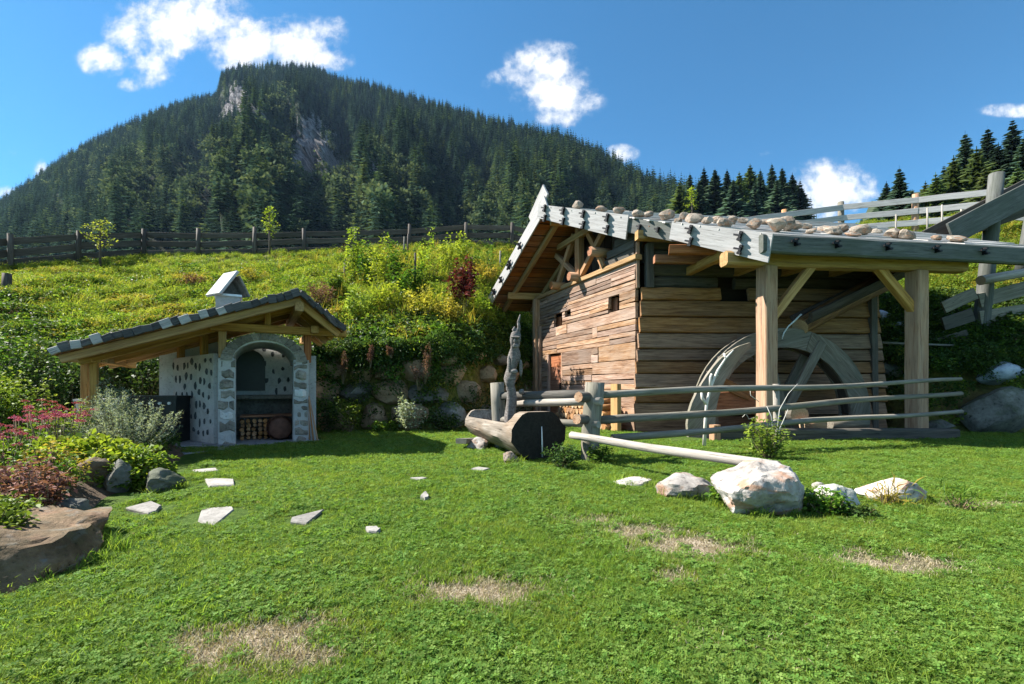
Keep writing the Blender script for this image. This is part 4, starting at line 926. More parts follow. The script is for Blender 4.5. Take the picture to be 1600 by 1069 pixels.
# dark stones set in the plaster
def studs(parent, a, dirv, n_, L_, z0, z1, count, seed, dens=None):
    q = np.random.default_rng(seed); placed = []
    tries = 0
    while len(placed) < count and tries < 3000:
        tries += 1; s, z = q.uniform(.08, L_ - .06), q.uniform(z0, z1)
        if dens and q.random() > dens(s): continue
        if any((s - s2) ** 2 + ((z - z2) * .8) ** 2 < .18 ** 2 for s2, z2 in placed): continue
        placed.append((s, z)); rr, hh = q.uniform(.036, .078), q.uniform(.055, .12); k = 6
        ring = [(math.cos(2 * math.pi * i / k) * rr * q.uniform(.55, 1.3), math.sin(2 * math.pi * i / k) * hh * q.uniform(.6, 1.25)) for i in range(k)]
        VV = [(x, -.02, zz_) for x, zz_ in ring] + [(x * .8, .014, zz_ * .8) for x, zz_ in ring] + [(0, .022, 0)]
        FF = [(i, (i + 1) % k, k + (i + 1) % k, k + i) for i in range(k)] + [(k + i, k + (i + 1) % k, 2 * k) for i in range(k)]
        c = a + dirv * s + Vector((0, 0, z)); M = Matrix((dirv, n_, Vector((0, 0, 1)))).transposed().to_4x4(); M.translation = c
        place(bpy.data.objects.new('stone', mk('stone', VV, FF, S['inset'], True)), M, parent)
studs(sw, H1 + sd_ * .28, sd_, sn, 2.2, .12, 1.62, 95, 5, lambda s: 1 if s < 1.45 else .08)
studs(rw_, H2 + bk * .27, bk, -hd, 1.6, .12, 1.7, 34, 6)
studs(bw, H1b, hd, hn, HW, .75, 2.0, 26, 7, lambda s: 1 if s > .75 else 0)
# arched front of squared stones
arch = place(bpy.data.objects.new('front_arch', None), Matrix.Translation(H1), hut)
pw = .21
for side in (0, 1):
    z = -.05; k = 0; x0_, x1_ = (0, pw) if side == 0 else (HW - pw, HW)
    while z < 1.60:
        h = rng.uniform(.10, .22); h = min(h, 1.64 - z); c = H1 + hd * ((x0_ + x1_) / 2 + rng.uniform(-.012, .012)) + bk * .15
        beam('stone', c - hd * (pw / 2 + rng.uniform(-.01, .02)) + Vector((0, 0, z + h / 2)), c + hd * (pw / 2 + rng.uniform(-.01, .02)) + Vector((0, 0, z + h / 2)), .30 + rng.uniform(-.02, .02), h - .022, S['pier'] if rng.random() < .85 else S['plaster'], arch, ch=.035, jit=.028, n=3)
        z += h; k += 1
    beam('pier_core', H1 + hd * (x0_ + x1_) / 2 + bk * .15 + Vector((0, 0, -.05)), H1 + hd * (x0_ + x1_) / 2 + bk * .15 + Vector((0, 0, 1.64)), .285, .27, S['plaster'], arch, up=hn)
def arch_ring(name, r0x, r0z, r1x, r1z, a0, a1, d0, d1, mat, parent, m=6):
    cx = HW / 2; VV = []
    for dd in (d0, d1):
        for j in range(m + 1):
            a = a0 + (a1 - a0) * j / m
            for rx, rz in ((r0x, r0z), (r1x, r1z)): VV.append(H1 + hd * (cx - math.cos(a) * rx) + bk * dd + Vector((0, 0, 1.60 + math.sin(a) * rz)))
    q = 2 * (m + 1); FF = []
    for j in range(m):
        i0 = 2 * j; FF += [(i0, i0 + 2, i0 + 3, i0 + 1), (q + i0, q + i0 + 1, q + i0 + 3, q + i0 + 2), (i0 + 1, i0 + 3, q + i0 + 3, q + i0 + 1), (i0, q + i0, q + i0 + 2, i0 + 2)]
    FF += [(0, 1, q + 1, q), (q - 2, 2 * q - 2, 2 * q - 1, q - 1)]
    c = sum(VV, Vector()) / len(VV)
    me = mk(name, [v - c for v in VV], FF, mat); bm = bmesh.new(); bm.from_mesh(me); bmesh.ops.recalc_face_normals(bm, faces=bm.faces); bm.to_mesh(me); bm.free()
    return place(bpy.data.objects.new(name, me), Matrix.Translation(c), parent)
na = 13
for k in range(na):
    a0 = math.pi * k / na + .006; a1 = math.pi * (k + 1) / na - .006
    arch_ring('stone', HW / 2 - pw + .02, .415, HW / 2 - .0, .55, a0, a1, rng.uniform(-.01, .01), .30, S['pier'], arch, 3)
arch_ring('vault', HW / 2 - pw + .02, .38, HW / 2 - .05, .52, 0, math.pi, .05, 1.9, S['plaster'], hut, 16)
# inside: flat black plate painted as the niche's dark hollow, log shelf, barrel
ov = place(bpy.data.objects.new('oven_niche', None), Matrix.Translation(H1b), hut); oc = H1b + hd * .44 + hn * .02
VV = [(math.cos(R(180 * j / 10)) * .33, 0, .52 + math.sin(R(180 * j / 10)) * .32) for j in range(11)] + [(-.33, 0, -.1), (.33, 0, -.1)]
M = Matrix((hd, hn, Vector((0, 0, 1)))).transposed().to_4x4(); M.translation = oc + Vector((0, 0, 1.12))
n13 = len(VV); VV2 = VV + [(x, .04, z) for x, _, z in VV]
place(bpy.data.objects.new('oven_mouth', mk('oven_mouth', VV2, [tuple(range(n13)), tuple(range(2 * n13 - 1, n13 - 1, -1))] + [(i, n13 + i, n13 + (i + 1) % n13, (i + 1) % n13) for i in range(n13)], MAT_BLACK)), M, ov)
beam('oven_shelf', oc - hd * .5 + hn * .3 + Vector((0, 0, .88)), oc + hd * .9 + hn * .3 + Vector((0, 0, .88)), .6, .09, S['pier'], ov, up=(0, 0, 1))
beam('oven_base', oc + hd * .2 + hn * .15 + Vector((0, 0, .0)), oc + hd * .2 + hn * .15 + Vector((0, 0, .84)), 1.4, .3, S['dark'], ov, up=hn)
for i in range(5):
    for j in range(6):
        p = H1 + hd * (.34 + j * .105 + rng.uniform(-.01, .01)) + bk * (.75 + rng.uniform(-.05, .05)) + Vector((0, 0, .06 + i * .085))
        o = log('firewood_log', p, p + bk * .3, .042 + rng.uniform(-.006, .006), .042, W['fire'], None, 5, 1, .12, W['fire'])
        tag(o, 'split firewood log in the pile inside the hut arch', 'firewood', 'firewood logs piled in the hut arch')
sh = tag(beam('plank_shelf', H1 + hd * .3 + bk * .95 + Vector((0, 0, .50)), H1 + hd * 1.25 + bk * .95 + Vector((0, 0, .50)), .5, .04, W['soffit'], None), 'narrow brown plank lying on the firewood pile in the hut arch', 'plank')
br_c = H1 + hd * 1.02 + bk * .62 + Vector((0, 0, .26)); barrel = thing('wooden_barrel', br_c, 'dark brown barrel lying on its side in the hut arch', 'barrel')
VV, FF = [], []; prof = [(-.28, .0), (-.28, .19), (-.265, .21), (-.15, .245), (0, .26), (.15, .245), (.265, .21), (.28, .19), (.28, 0)]
for i, (x, r) in enumerate(prof):
    for k in range(18): a = 2 * math.pi * k / 18; VV.append((math.cos(a) * r, x, math.sin(a) * r))
for i in range(len(prof) - 1):
    for k in range(18): FF.append((i * 18 + k, i * 18 + (k + 1) % 18, (i + 1) * 18 + (k + 1) % 18, (i + 1) * 18 + k))
MB = Matrix((hd, bk, Vector((0, 0, 1)))).transposed().to_4x4(); MB.translation = br_c
place(bpy.data.objects.new('body', mk('body', VV, FF, MAT_RUST, True)), MB, barrel)
for x in (-.2, .2):
    v = [(math.cos(2 * math.pi * k / 18) * (.243 if j % 2 == 0 else .235), x + (-.02 if j == 0 else .02), math.sin(2 * math.pi * k / 18) * .243) for j in range(2) for k in range(18)]
    place(bpy.data.objects.new('hoop', mk('hoop', v, [(k, (k + 1) % 18, 18 + (k + 1) % 18, 18 + k) for k in range(18)], MAT_IRON)), MB, barrel)
# hut roof
Ka = P(468, 459, 8.3); Kl = Vector((-6.95, 6.95, 1.62)); Kr = P(537, 516, 9.2)
rdg = bk * 3.1 + Vector((0, 0, .0)); Kb = Ka + rdg
hr = place(bpy.data.objects.new('roof', None), Matrix.Translation(Ka), hut)
for e0, nrow, ncol in ((Kl, 15, 9), (Kr, 5, 9)):
    e1 = e0 + rdg * (1.0 if e0 is Kl else .8); nrm = ((e1 - e0).cross(Ka - e0)).normalized(); nrm = nrm if nrm.z > 0 else -nrm
    q = [e0, e1, Kb, Ka]
    place(bpy.data.objects.new('roof_deck', mk('roof_deck', [p - nrm * .0 for p in q] + [p - nrm * .04 for p in q], [(0, 1, 2, 3), (7, 6, 5, 4), (0, 4, 5, 1), (1, 5, 6, 2), (2, 6, 7, 3), (3, 7, 4, 0)], W['soffit'])), None, hr)
    for i in range(nrow):
        for j in range(ncol):
            t0, t1 = i / nrow, (i + 1) / nrow; a0_, a1_ = j / ncol, (j + 1) / ncol
            pa = e0.lerp(Ka, (t0 + t1) / 2).lerp(e1.lerp(Kb, (t0 + t1) / 2), a0_); pb = e0.lerp(Ka, (t0 + t1) / 2).lerp(e1.lerp(Kb, (t0 + t1) / 2), a1_)
            dd = (pb - pa).normalized(); ov_ = .05 if j == 0 else 0
            up = (nrm + (Ka - e0).normalized() * -.10).normalized()
            beam('shingle', pa - dd * (ov_ + rng.uniform(0, .02)) + nrm * (.035 + rng.uniform(0, .015)), pb + dd * .01 + nrm * (.035 + rng.uniform(0, .015)), (Ka - e0).length / nrow * 1.12, .035, W['slate'], hr, up=up, ch=.006, jit=.006)
    dv_ = (e0 - Ka).normalized()
    n_f = 27 if e0 is Kl else 6
    for i in range(n_f):              # verge slates hanging over the front edge
        t0, t1 = i / n_f, (i + 1) / n_f; a, b = Ka.lerp(e0, t0), Ka.lerp(e0, t1)
        lt = e0 is Kl and i in (9, 11, 13, 15, 22, 24, 26); oo = rng.uniform(-.012, .02) + (.02 if lt else 0)
        beam('verge_board', a - bk * (.07 + oo) + nrm * (.015 + rng.uniform(-.015, .02)), b - bk * (.07 + oo) + dv_ * rng.uniform(-.01, .015) + nrm * (.01 + rng.uniform(-.015, .02)), .05, .125 + rng.uniform(-.025, .03), W['silver'] if lt else W['slate'], hr, ch=.008, jit=.006)
    for off in (.12, 1.0, 1.9, 2.8): beam('rafter', Ka + bk * off - nrm * .11, e0 + bk * off - nrm * .11 - dv_ * .05, .11, .13, W['beam'], hr, up=nrm, n=2)
beam('ridge_beam', Ka + bk * .05 + Vector((0, 0, -.22)), Kb + Vector((0, 0, -.22)), .14, .16, W['beam'], hr)
# purlins, tie beam, posts
z_t = 2.22; ta, tb = H1 + hd * -.15 + hn * .02, H2 + hd * .75 + hn * .02
beam('tie_beam', Vector((ta.x, ta.y, z_t)), Vector((tb.x, tb.y, z_t)), .16, .15, W['beam'], hut, n=2)
for f in (.02,): beam('purlin', H1 + hd * f - bk * .25 + Vector((0, 0, z_t + .12)), H1 + hd * f + bk * 2.6 + Vector((0, 0, z_t + .12)), .14, .14, W['beam'], hut)
beam('purlin', H2 + hd * .12 - bk * .3 + Vector((0, 0, z_t + .02)), H2 + hd * .12 + bk * 2.4 + Vector((0, 0, z_t + .02)), .14, .14, W['beam'], hut)
beam('king_post', H1 + hd * .78 + Vector((0, 0, z_t)), H1 + hd * .78 + Vector((0, 0, z_t + .42)), .11, .12, W['beam'], hut, up=hn)
beam('post', H1 + hd * .03 + bk * .12 + Vector((0, 0, 1.66)), H1 + hd * .03 + bk * .12 + Vector((0, 0, z_t)), .13, .13, W['beam'], hut, up=hn)
beam('post', H2 + hd * .02 + bk * .12 + Vector((0, 0, 1.6)), H2 + hd * .02 + bk * .12 + Vector((0, 0, z_t)), .13, .13, W['soffit'], hut, up=hn)
beam('post', H1 + sd_ * .95 - sn * .1 + Vector((0, 0, 1.68)), H1 + sd_ * .95 - sn * .1 + Vector((0, 0, 2.2)), .12, .12, W['beam'], hut, up=sn)
beam('post', H1 + sd_ * 2.1 - sn * .1 + Vector((0, 0, 1.68)), H1 + sd_ * 2.1 - sn * .1 + Vector((0, 0, 2.0)), .12, .12, W['beam'], hut, up=sn)
for px in (133, 147):
    p = P(px, 600, 8.0 if px == 147 else 8.3); beam('post', Vector((p.x, p.y, 0)), Vector((p.x, p.y, 1.62)), .11, .11, W['beam'], hut, up=hn, n=2)
b0, b1 = P(108, 562, 7.9), P(168, 563, 8.1); beam('purlin', Vector((b0.x, b0.y, 1.60)), Vector((b1.x, b1.y, 1.60)), .14, .14, W['beam'], hut)
beam('purlin', P(150, 560, 7.9) + Vector((0, 0, .0)), P(150, 560, 7.9) + bk * 2.7, .13, .14, W['beam'], hut)
# chimney
cm = P(357, 470, 8.95); chm = place(bpy.data.objects.new('chimney', None), Matrix.Translation(cm), hut)
Mc = Matrix((hd, bk, Vector((0, 0, 1)))).transposed().to_4x4(); Mc.translation = cm
boxes('flue', [((0, 0, -.16), (.40, .40, .44))], S['plaster'], chm, Mc)
boxes('flue_collar', [((0, 0, .075), (.46, .46, .04))], MAT_METAL, chm, Mc)
Mc = Mc @ Matrix.Rotation(R(32), 4, 'Z'); R3 = Mc.to_3x3()
beam('cap_slab', cm + R3 @ Vector((-.30, -.04, .06)), cm + R3 @ Vector((.03, -.04, .54)), .48, .05, S['plaster'], chm, up=R3 @ Vector((-.8, 0, .5)))
beam('cap_slab', cm + R3 @ Vector((.06, -.04, .46)), cm + R3 @ Vector((.26, -.04, .10)), .46, .04, S['dark'], chm, up=R3 @ Vector((.8, 0, .5)))  # unlit half of the folded cap, its shade painted dark
VV = [(-.22, .1, .13), (.22, .1, .13), (.03, .1, .44)]; place(bpy.data.objects.new('cap_core', mk('cap_core', VV + [(x, y - .12, z) for x, y, z in VV], [(0, 1, 2), (5, 4, 3), (0, 3, 4, 1), (1, 4, 5, 2), (2, 5, 3, 0)], S['dark'])), Mc, chm)  # dark filler coloured as the shaded hollow under the cap
# black kitchen range under the lean-to
st = thing('kitchen_range', (-7.2, 9.2, 0), 'black outdoor range with a row of white knobs under the hut roof', 'stove')
Ms = Matrix((sd_, -sn, Vector((0, 0, 1)))).transposed().to_4x4(); Ms.translation = Vector((-6.95, 9.05, .45))
Ms = Matrix.Translation((-7.0, 9.1, .46)) @ Matrix.Rotation(R(6), 4, 'Z')
boxes('body', [((0, 0, 0), (1.0, .55, .86))], MAT_BLACK, st, Ms)
boxes('top_plate', [((0, 0, .452), (1.06, .62, .04))], MAT_BLACK, st, Ms)
for k in range(4):
    v, f = tube([(-.24 + .17 * k + .12, -.276, .33), (-.24 + .17 * k + .12, -.31, .33)], .028, 10); place(bpy.data.objects.new('knob', mk('knob', v, f, MAT_KNOB, False)), Ms, st)
tb_ = tag(boxes('white_cabinet', [((0, 0, 0), (.5, .5, .84)), ((0, 0, .44), (.56, .56, .04)), ((0, -.26, .1), (.42, .03, .3))], MAT_KNOB, None, Matrix.Translation((-7.75, 8.7, .42))), 'white cabinet left of the black range, half hidden by silvery shrubs', 'cabinet')
# terrace of paving slabs in front of the hut
for i in range(11):
    for j in range(7):
        c = H1 + sd_ * (-.62 + i * .36) + sn * (.12 + j * .34) - sn * .1
        if j > 2 + i * .5: continue
        rr = .17; poly = [(c.x + sd_.x * u * rr + sn.x * v * rr * .96, c.y + sd_.y * u * rr + sn.y * v * rr * .96) for u, v in ((-1, -1), (1, -1), (1, 1), (-1, 1))]
        poly = [(x + rng.uniform(-.02, .02), y + rng.uniform(-.02, .02)) for x, y in poly]
        if i == 0 and j == 0: pav = thing('paved_terrace', H1, 'grey stone paved terrace in front of the garden hut', 'terrace'); 
        prism('paving_slab', poly, -.03, .03 + rng.uniform(-.004, .006), S['pave'], pav)
for i in range(5):
    c = H1 + hd * (.0 + i * .38) + hn * .10; poly = [(c.x + hd.x * u * .18 + hn.x * v * .17 + rng.uniform(-.015, .015), c.y + hd.y * u * .18 + hn.y * v * .17 + rng.uniform(-.015, .015)) for u, v in ((-1, -1), (1, -1), (1, 1), (-1, 1))]
    prism('paving_slab', poly, -.03, .035, S['pave'], pav)
fl_poly = [H1 + hd * .1 + bk * .1, H2 - hd * .1 + bk * .1, H3, H1b]; prism('floor_slab', [(p.x, p.y) for p in fl_poly], -.05, .02, S['pave'], pav)
# poles leaning on the hut
for k, (a, b, lb) in enumerate((((484, 690), (478, 590), 'thin pole leaning upright against the right pier of the hut'), ((490, 691), (480, 600), 'middle thin pole leaning against the hut pier'), ((497, 692), (483, 620), 'most slanted thin pole leaning against the hut pier'))):
    g = G(*a); top = P(b[0], b[1], g.y + .15); tag(log('wooden_pole', g, top, .018, .014, W['post'], None, 6, 2, .05), lb, 'pole', 'poles leaning on the hut')
# ------------------------------------------------------------------ fences, trough, rocks
def bz(x, y): return float(bank_z(x, y))
# far ranch fence along the crest of the bank
ff = thing('board_fence', P(310, 395, 22), 'long dark weathered board fence along the top of the bank under the mountain', 'fence')
posts = [(-140, 15.0), (16, 17.4), (123, 18.9), (225, 21.7), (310, 22.2), (398, 22.5), (475, 22.8), (556, 23.2), (640, 23.6), (728, 24.0), (800, 24.4), (876, 25)]
pp = []
for px, Y in posts:
    X = (px - 800) / FPX * Y; z = bz(X, Y); pp.append(Vector((X, Y, z))); log('post', (X, Y, z - .3), (X, Y, z + 1.3 + rng.uniform(-.08, .1)), .10, .09, W['fence'], ff, 8, 2, .06)
for a, b in zip(pp[:-1], pp[1:]):
    d_ = (b - a); n_ = Vector((d_.y, -d_.x, 0)).normalized(); n_ = n_ if n_.y < 0 else -n_
    for h, tl in ((.22, .24), (.63, .26), (1.04, .24)):
        o = n_ * -.10; beam('rail_board', a + o + Vector((0, 0, h + rng.uniform(-.04, .04))) - d_ * .02, b + o + Vector((0, 0, h + rng.uniform(-.04, .04))) + d_ * .02, .035, tl, W['fence'], ff, ch=.006, jit=.008, n=3)
# pale fence behind the mill roof, rising to the right
pf = thing('pale_board_fence', P(1430, 340, 20), 'bleached pale board fence climbing the bank behind the mill roof', 'fence')
pts_ = [(1140, 340, 20.8), (1225, 330, 20.6), (1314, 318, 20.2), (1430, 306, 19.0), (1556, 292, 17.6), (1700, 300, 16.5)]
pv = []
for i, (px, py, Y) in enumerate(pts_):
    t = P(px, py, Y); pv.append(t); log('post', t - Vector((0, 0, 1.9)), t + Vector((0, 0, .06)), .12, .115, W['post'] if i % 2 else W['grey'], pf, 8, 2, .06, W['cut'])
for a, b in zip(pv[:-1], pv[1:]):
    for h, tl in ((-.22, .24), (-.68, .24), (-1.15, .24)): beam('rail_board', a + Vector((0, -.13, h)), b + Vector((0, -.13, h)), .04, tl, W['silver'], pf, ch=.006, jit=.01, n=3)
for px, top, Y in ((1449, 325, 17.5), (1472, 320, 17.6), (1502, 327, 17.5), (1400, 335, 18)):
    t = P(px, top, Y); tag(log('stake', t - Vector((0, 0, 1.2)), t, .035, .03, W['pale'], None, 6, 2, .05), {1449: 'thick pale stake', 1472: 'thin brown stake', 1502: 'short pale stake', 1400: 'low stake'}[px] + ' in front of the pale fence behind the roof', 'stake', 'stakes before the pale fence')
# raised flume trough on the right with its tall posts
rf = thing('raised_flume', P(1540, 420, 13.0), 'raised grey plank flume slanting up at the right on a tall round post', 'flume')
t0, t1 = Vector((11.75, 12.7, 5.22)), Vector((15.4, 13.4, 7.0)); tdv = (t1 - t0).normalized(); side = Vector((-tdv.y, tdv.x, 0)).normalized(); upv = side.cross(tdv); upv = upv if upv.z > 0 else -upv
for s in (-.3, .3): beam('side_board', t0 + side * s, t1 + side * s, .06, .62, W['greydark'] if s > 0 else W['eave'], rf, up=upv, ch=.008, n=3)
beam('bottom_board', t0 - upv * .28, t1 - upv * .28, .56, .06, W['grey'], rf, up=upv, n=2)
for px, t_y, b_y, Y, r in ((1540, 272, 548, 13.2, .185), (1611, 262, 400, 13.9, .2)):
    bt = P(px - 12, b_y, Y); tp = P(px + 16, t_y, Y); log('post', bt - Vector((0, 0, .5)), tp, r * 1.05, r * .92, W['eave'], rf, 10, 4, .04, W['cut'])
beam('cross_head', P(1528, 357, 13.2), P(1640, 318, 13.6), .2, .22, W['greydark'], rf)
# rough plank fence below it
gf = thing('plank_fence', P(1560, 500, 13), 'rough grey plank fence on the shaded bank at the right with a round top rail', 'fence')
for (x0_, y0_, x1_, y1_, h, Y) in ((1474, 481, 1524, 458, .34, 12.9), (1473, 507, 1520, 492, .36, 12.9), (1463, 542, 1512, 526, .42, 12.8), (1530, 470, 1640, 440, .40, 13.1), (1530, 497, 1640, 480, .38, 13.1), (1530, 520, 1640, 508, .26, 13.1), (1535, 540, 1640, 535, .22, 13.1)):
    beam('plank', P(x0_, y0_, Y), P(x1_, y1_, Y), .06, h, W['greydark'] if y0_ > 500 else W['grey'], gf, n=2, jit=.01)
log('top_rail', P(1532, 438, 12.7), P(1640, 420, 12.9), .13, .12, W['pale'], gf, 10, 3, .05, W['cut'])
for x0_, y0_, x1_, y1_ in ((1362, 535, 1490, 540), (1470, 563, 1530, 562)): log('thin_rail', P(x0_, y0_, 12.4), P(x1_, y1_, 12.4), .035, .03, W['grey'], gf, 6, 2, .06)

# rustic rail fence in front of the mill
rfce = thing('rail_fence', (1.18, 6.8, 0), 'rustic split-rail fence of round grey posts and long rails before the mill', 'fence')
p_main = Vector((1.18, 6.8, 0)); p_left = Vector((-.17, 8.2, 0))
log('post', p_main - Vector((.02, 0, .25)), p_main + Vector((.03, 0, 1.17)), .135, .15, W['grey'], rfce, 12, 5, .07, W['grey'])
log('post', p_left - Vector((0, 0, .2)), p_left + Vector((-.1, .05, 1.18)), .125, .13, W['grey'], rfce, 10, 4, .08, W['grey'])
rails = [(P(940, 618, 6.95), P(1500, 592, 9.35), .062, .038), (P(938, 657, 6.95), P(1502, 615, 9.35), .062, .040), (P(970, 682, 7.0), P(1504, 643, 9.3), .058, .04)]
for a, b, r0_, r1_ in rails: log('rail', a - (b - a).normalized() * .15, b, r0_, r1_, W['grey'], rfce, 9, 14, .14, W['grey'], sway=.035)
log('rail', P(775, 619, 8.3), P(925, 617, 6.98), .075, .085, W['greydark'], rfce, 9, 4, .06, W['pale'])
log('rail', P(806, 630, 8.0), P(940, 627, 6.62), .06, .06, W['pale'], rfce, 9, 3, .05, W['pale'])
log('rail', P(780, 655, 8.2), P(935, 664, 6.62), .06, .055, W['grey'], rfce, 9, 3, .06, W['pale'])
for px, py in ((908, 620), (905, 655)): log('peg', P(px - 4, py, 6.55), P(px + 26, py + 1, 6.9), .075, .075, W['greydark'], rfce, 8, 1, .05, W['post'])
log('stake', P(1212, 600, 8.0), Vector((P(1212, 600, 8.0).x + .02, 8.0, -.1)), .055, .06, W['pale'], rfce, 7, 3, .05)
# long bleached pole lying from the fence post to the boulder
tag(log('long_pole', P(893, 680, 6.75), P(1217, 729, 4.25), .055, .052, W['pale'], None, 12, 12, .035, W['cut'], bend=.01, sway=.006), 'long bleached pole lying from the fence post down onto the big boulder', 'pole')
# dead white branch
db = [P(1100, 702, 8.4), P(1102, 660, 8.4), P(1104, 632, 8.4), P(1110, 606, 8.4), P(1122, 578, 8.38), P(1134, 560, 8.35), P(1146, 547, 8.3)]
tag(tubes('dead_branch', [(db, [.036, .03, .027, .025, .022, .018, .012]), ([db[2], P(1097, 622, 8.4), P(1096, 612, 8.4)], [.03, .026, .02]), ([db[3], P(1110, 590, 8.4), P(1112, 584, 8.4)], [.028, .024, .02]), ([db[4], P(1117, 590, 8.42), P(1122, 586, 8.4)], [.024, .03, .02]), ([db[5], P(1131, 553, 8.4)], [.022, .02])], MAT_TWIG, None, db[0], 8), 'white dead branch standing before the left side of the wheel', 'branch')
# carved post
cp0, cp1 = P(797, 655, 7.75), P(806, 500, 7.75); carve = thing('carved_post', Vector((cp0.x, cp0.y, 0)), 'dark twisted carved wooden figure post standing behind the trough', 'carving')
VV, FF = [], []; prof = [(-.62, .11, 0), (0, .115, 0), (.18, .12, .01), (.32, .10, .02), (.44, .085, .02), (.52, .10, .0), (.62, .125, .01), (.72, .11, .02), (.80, .10, .03), (.90, .125, .04), (1.0, .13, .05), (1.08, .105, .055), (1.14, .085, .06), (1.19, .10, .065), (1.27, .115, .07), (1.34, .105, .075), (1.39, .085, .08), (1.43, .045, .09), (1.47, .02, .10)]
ns = 14
for i, (z, r, dx) in enumerate(prof):
    for k in range(ns):
        a = 2 * math.pi * k / ns; rr = r * .76 * (1 + .20 * math.sin(3 * a + z * 7) + .10 * math.sin(5 * a - z * 11) + rng.uniform(-.05, .05)); VV.append((cp0.x + dx * 1.2 + math.cos(a) * rr, cp0.y + math.sin(a) * rr, .62 + z))
for i in range(len(prof) - 1):
    for k in range(ns): FF.append((i * ns + k, i * ns + (k + 1) % ns, (i + 1) * ns + (k + 1) % ns, (i + 1) * ns + k))
FF += [tuple(range(ns - 1, -1, -1)), tuple(range((len(prof) - 1) * ns, len(prof) * ns))]
o0 = Vector((cp0.x, cp0.y, 0)); place(bpy.data.objects.new('figure', mk('figure', [Vector(v) - o0 for v in VV], FF, W['carve'], True)), Matrix.Translation(o0), carve)
hx, hy = cp0.x + .09, cp0.y
for nm, c, s in (('nose', (hx - .01, hy - .115, .62 + 1.25), (.022, .04, .045)), ('brow', (hx, hy - .105, .62 + 1.31), (.08, .03, .02)), ('chin', (hx, hy - .10, .62 + 1.17), (.05, .035, .04)), ('arm', (hx - .10, hy - .06, .62 + .86), (.03, .035, .15)), ('arm', (hx + .09, hy - .07, .62 + .80), (.03, .035, .15)), ('hand', (hx - .02, hy - .13, .62 + .74), (.06, .03, .04)), ('scroll', (hx - .12, hy, .62 + .46), (.04, .05, .07)), ('scroll', (hx + .10, hy - .02, .62 + .40), (.05, .05, .05)), ('knot', (hx - .1, hy - .05, .62 + .22), (.04, .04, .05))):
    rock(nm, c, s, hash(nm) % 50 + 3, W['carve'], carve, 0, 2, 0, .2)
tubes('horn', [([Vector((hx + .03, hy, 1.98)), Vector((hx + .06, hy, 2.10)), Vector((hx + .05, hy, 2.20)), Vector((hx + .08, hy, 2.32))], [.04, .03, .025, .01]), ([Vector((hx, hy, 2.0)), Vector((hx - .03, hy, 2.07)), Vector((hx - .01, hy, 2.12))], [.035, .03, .01])], W['carve'], carve, (hx, hy, 1.98), 7)
# hollowed log trough
tr_ = thing('log_trough', Vector((.2, 7.6, 0)), 'hollowed log water trough with its shaded end coloured dark, resting on stones', 'trough')
q0, q1 = Vector((.405, 6.85, .395)), Vector((-.62, 9.05, .42)); M, Ln = frame(q0, q1)
nk, ni = 28, 26; VV, FF, MI = [], [], []
jit_ = [1 + rng.uniform(-.035, .035) for _ in range(nk)]
for i in range(ni + 1):
    t = i / ni; r = .385 + (.275 - .385) * t; hol = min(1, max(0, (t - .14) / .03)) * min(1, max(0, (.96 - t) / .03))
    for k in range(nk):
        a = 2 * math.pi * k / nk; y, z = math.cos(a) * r * jit_[k] * (1.18 if True else 1), math.sin(a) * r * jit_[k] * 1.0
        z = min(z, r * .88)
        rr = 1 + .02 * math.sin(t * 17 + k)
        y *= rr
        if math.sin(a) > .52:
            zt = -.25 * r; top = r * (.60 - .12 * math.sin(math.pi * t)); f = min(1, (math.sin(a) - .52) / .12)
            z = z * (1 - hol) + (top * (1 - f) + zt * f if f < 1 else zt) * hol; y = y * (1 - hol) + y * (1 if f < 1 else .86) * hol
        VV.append((-Ln / 2 + Ln * t, y, z))
for i in range(ni):
    for k in range(nk):
        k2 = (k + 1) % nk; FF.append((i * nk + k, i * nk + k2, (i + 1) * nk + k2, (i + 1) * nk + k)); an = math.sin(2 * math.pi * (k + .5) / nk); MI.append(1 if (an > .6 and 3 < i < ni - 2) else 0)
FF += [tuple(range(nk - 1, -1, -1)), tuple(range(ni * nk, (ni + 1) * nk))]; MI += [1, 0]
me = mk('log', VV, FF, [W['trough'], W['troughend']], True, MI); me.set_sharp_from_angle(angle=R(40)); place(bpy.data.objects.new('log', me), M, tr_)
ax = (q0 - q1).normalized(); v, f = tube([q0 + ax * .012 + Vector((.03, 0, .12)), q0 + ax * .016 + Vector((.035, 0, -.1)), q0 + ax * .012 + Vector((.04, 0, -.33))], [.007, .011, .009], 6); place(bpy.data.objects.new('water_trickle', mk('water_trickle', v, f, MAT_KNOB, True)), None, tr_)
def grounded(name, px, py, sz, mat, label, cat, seed, rz=0, sub=4, cuts=10, rough=.13, zc=.3, group=None, rx=0.0):
    g = G(px, py); o = rock(name, (g.x, g.y + sz[1] * .8, sz[2] * zc), sz, seed, mat, None, rz, sub, cuts, rough, rx); return tag(o, label, cat, group)
grounded('stone', 745, 704, (.22, .26, .16), S['boulder'], 'pale stone under the left end of the log trough', 'stone', 11, .3, zc=.35)
grounded('stone', 797, 725, (.15, .15, .11), S['roof'], 'small tan stone propping the front end of the trough', 'stone', 12, .2, zc=.4)
tag(beam('short_plank', P(720, 689, 8.0), P(752, 688, 8.9), .2, .09, W['grey'], None), 'short grey plank lying on the grass behind the trough', 'plank')
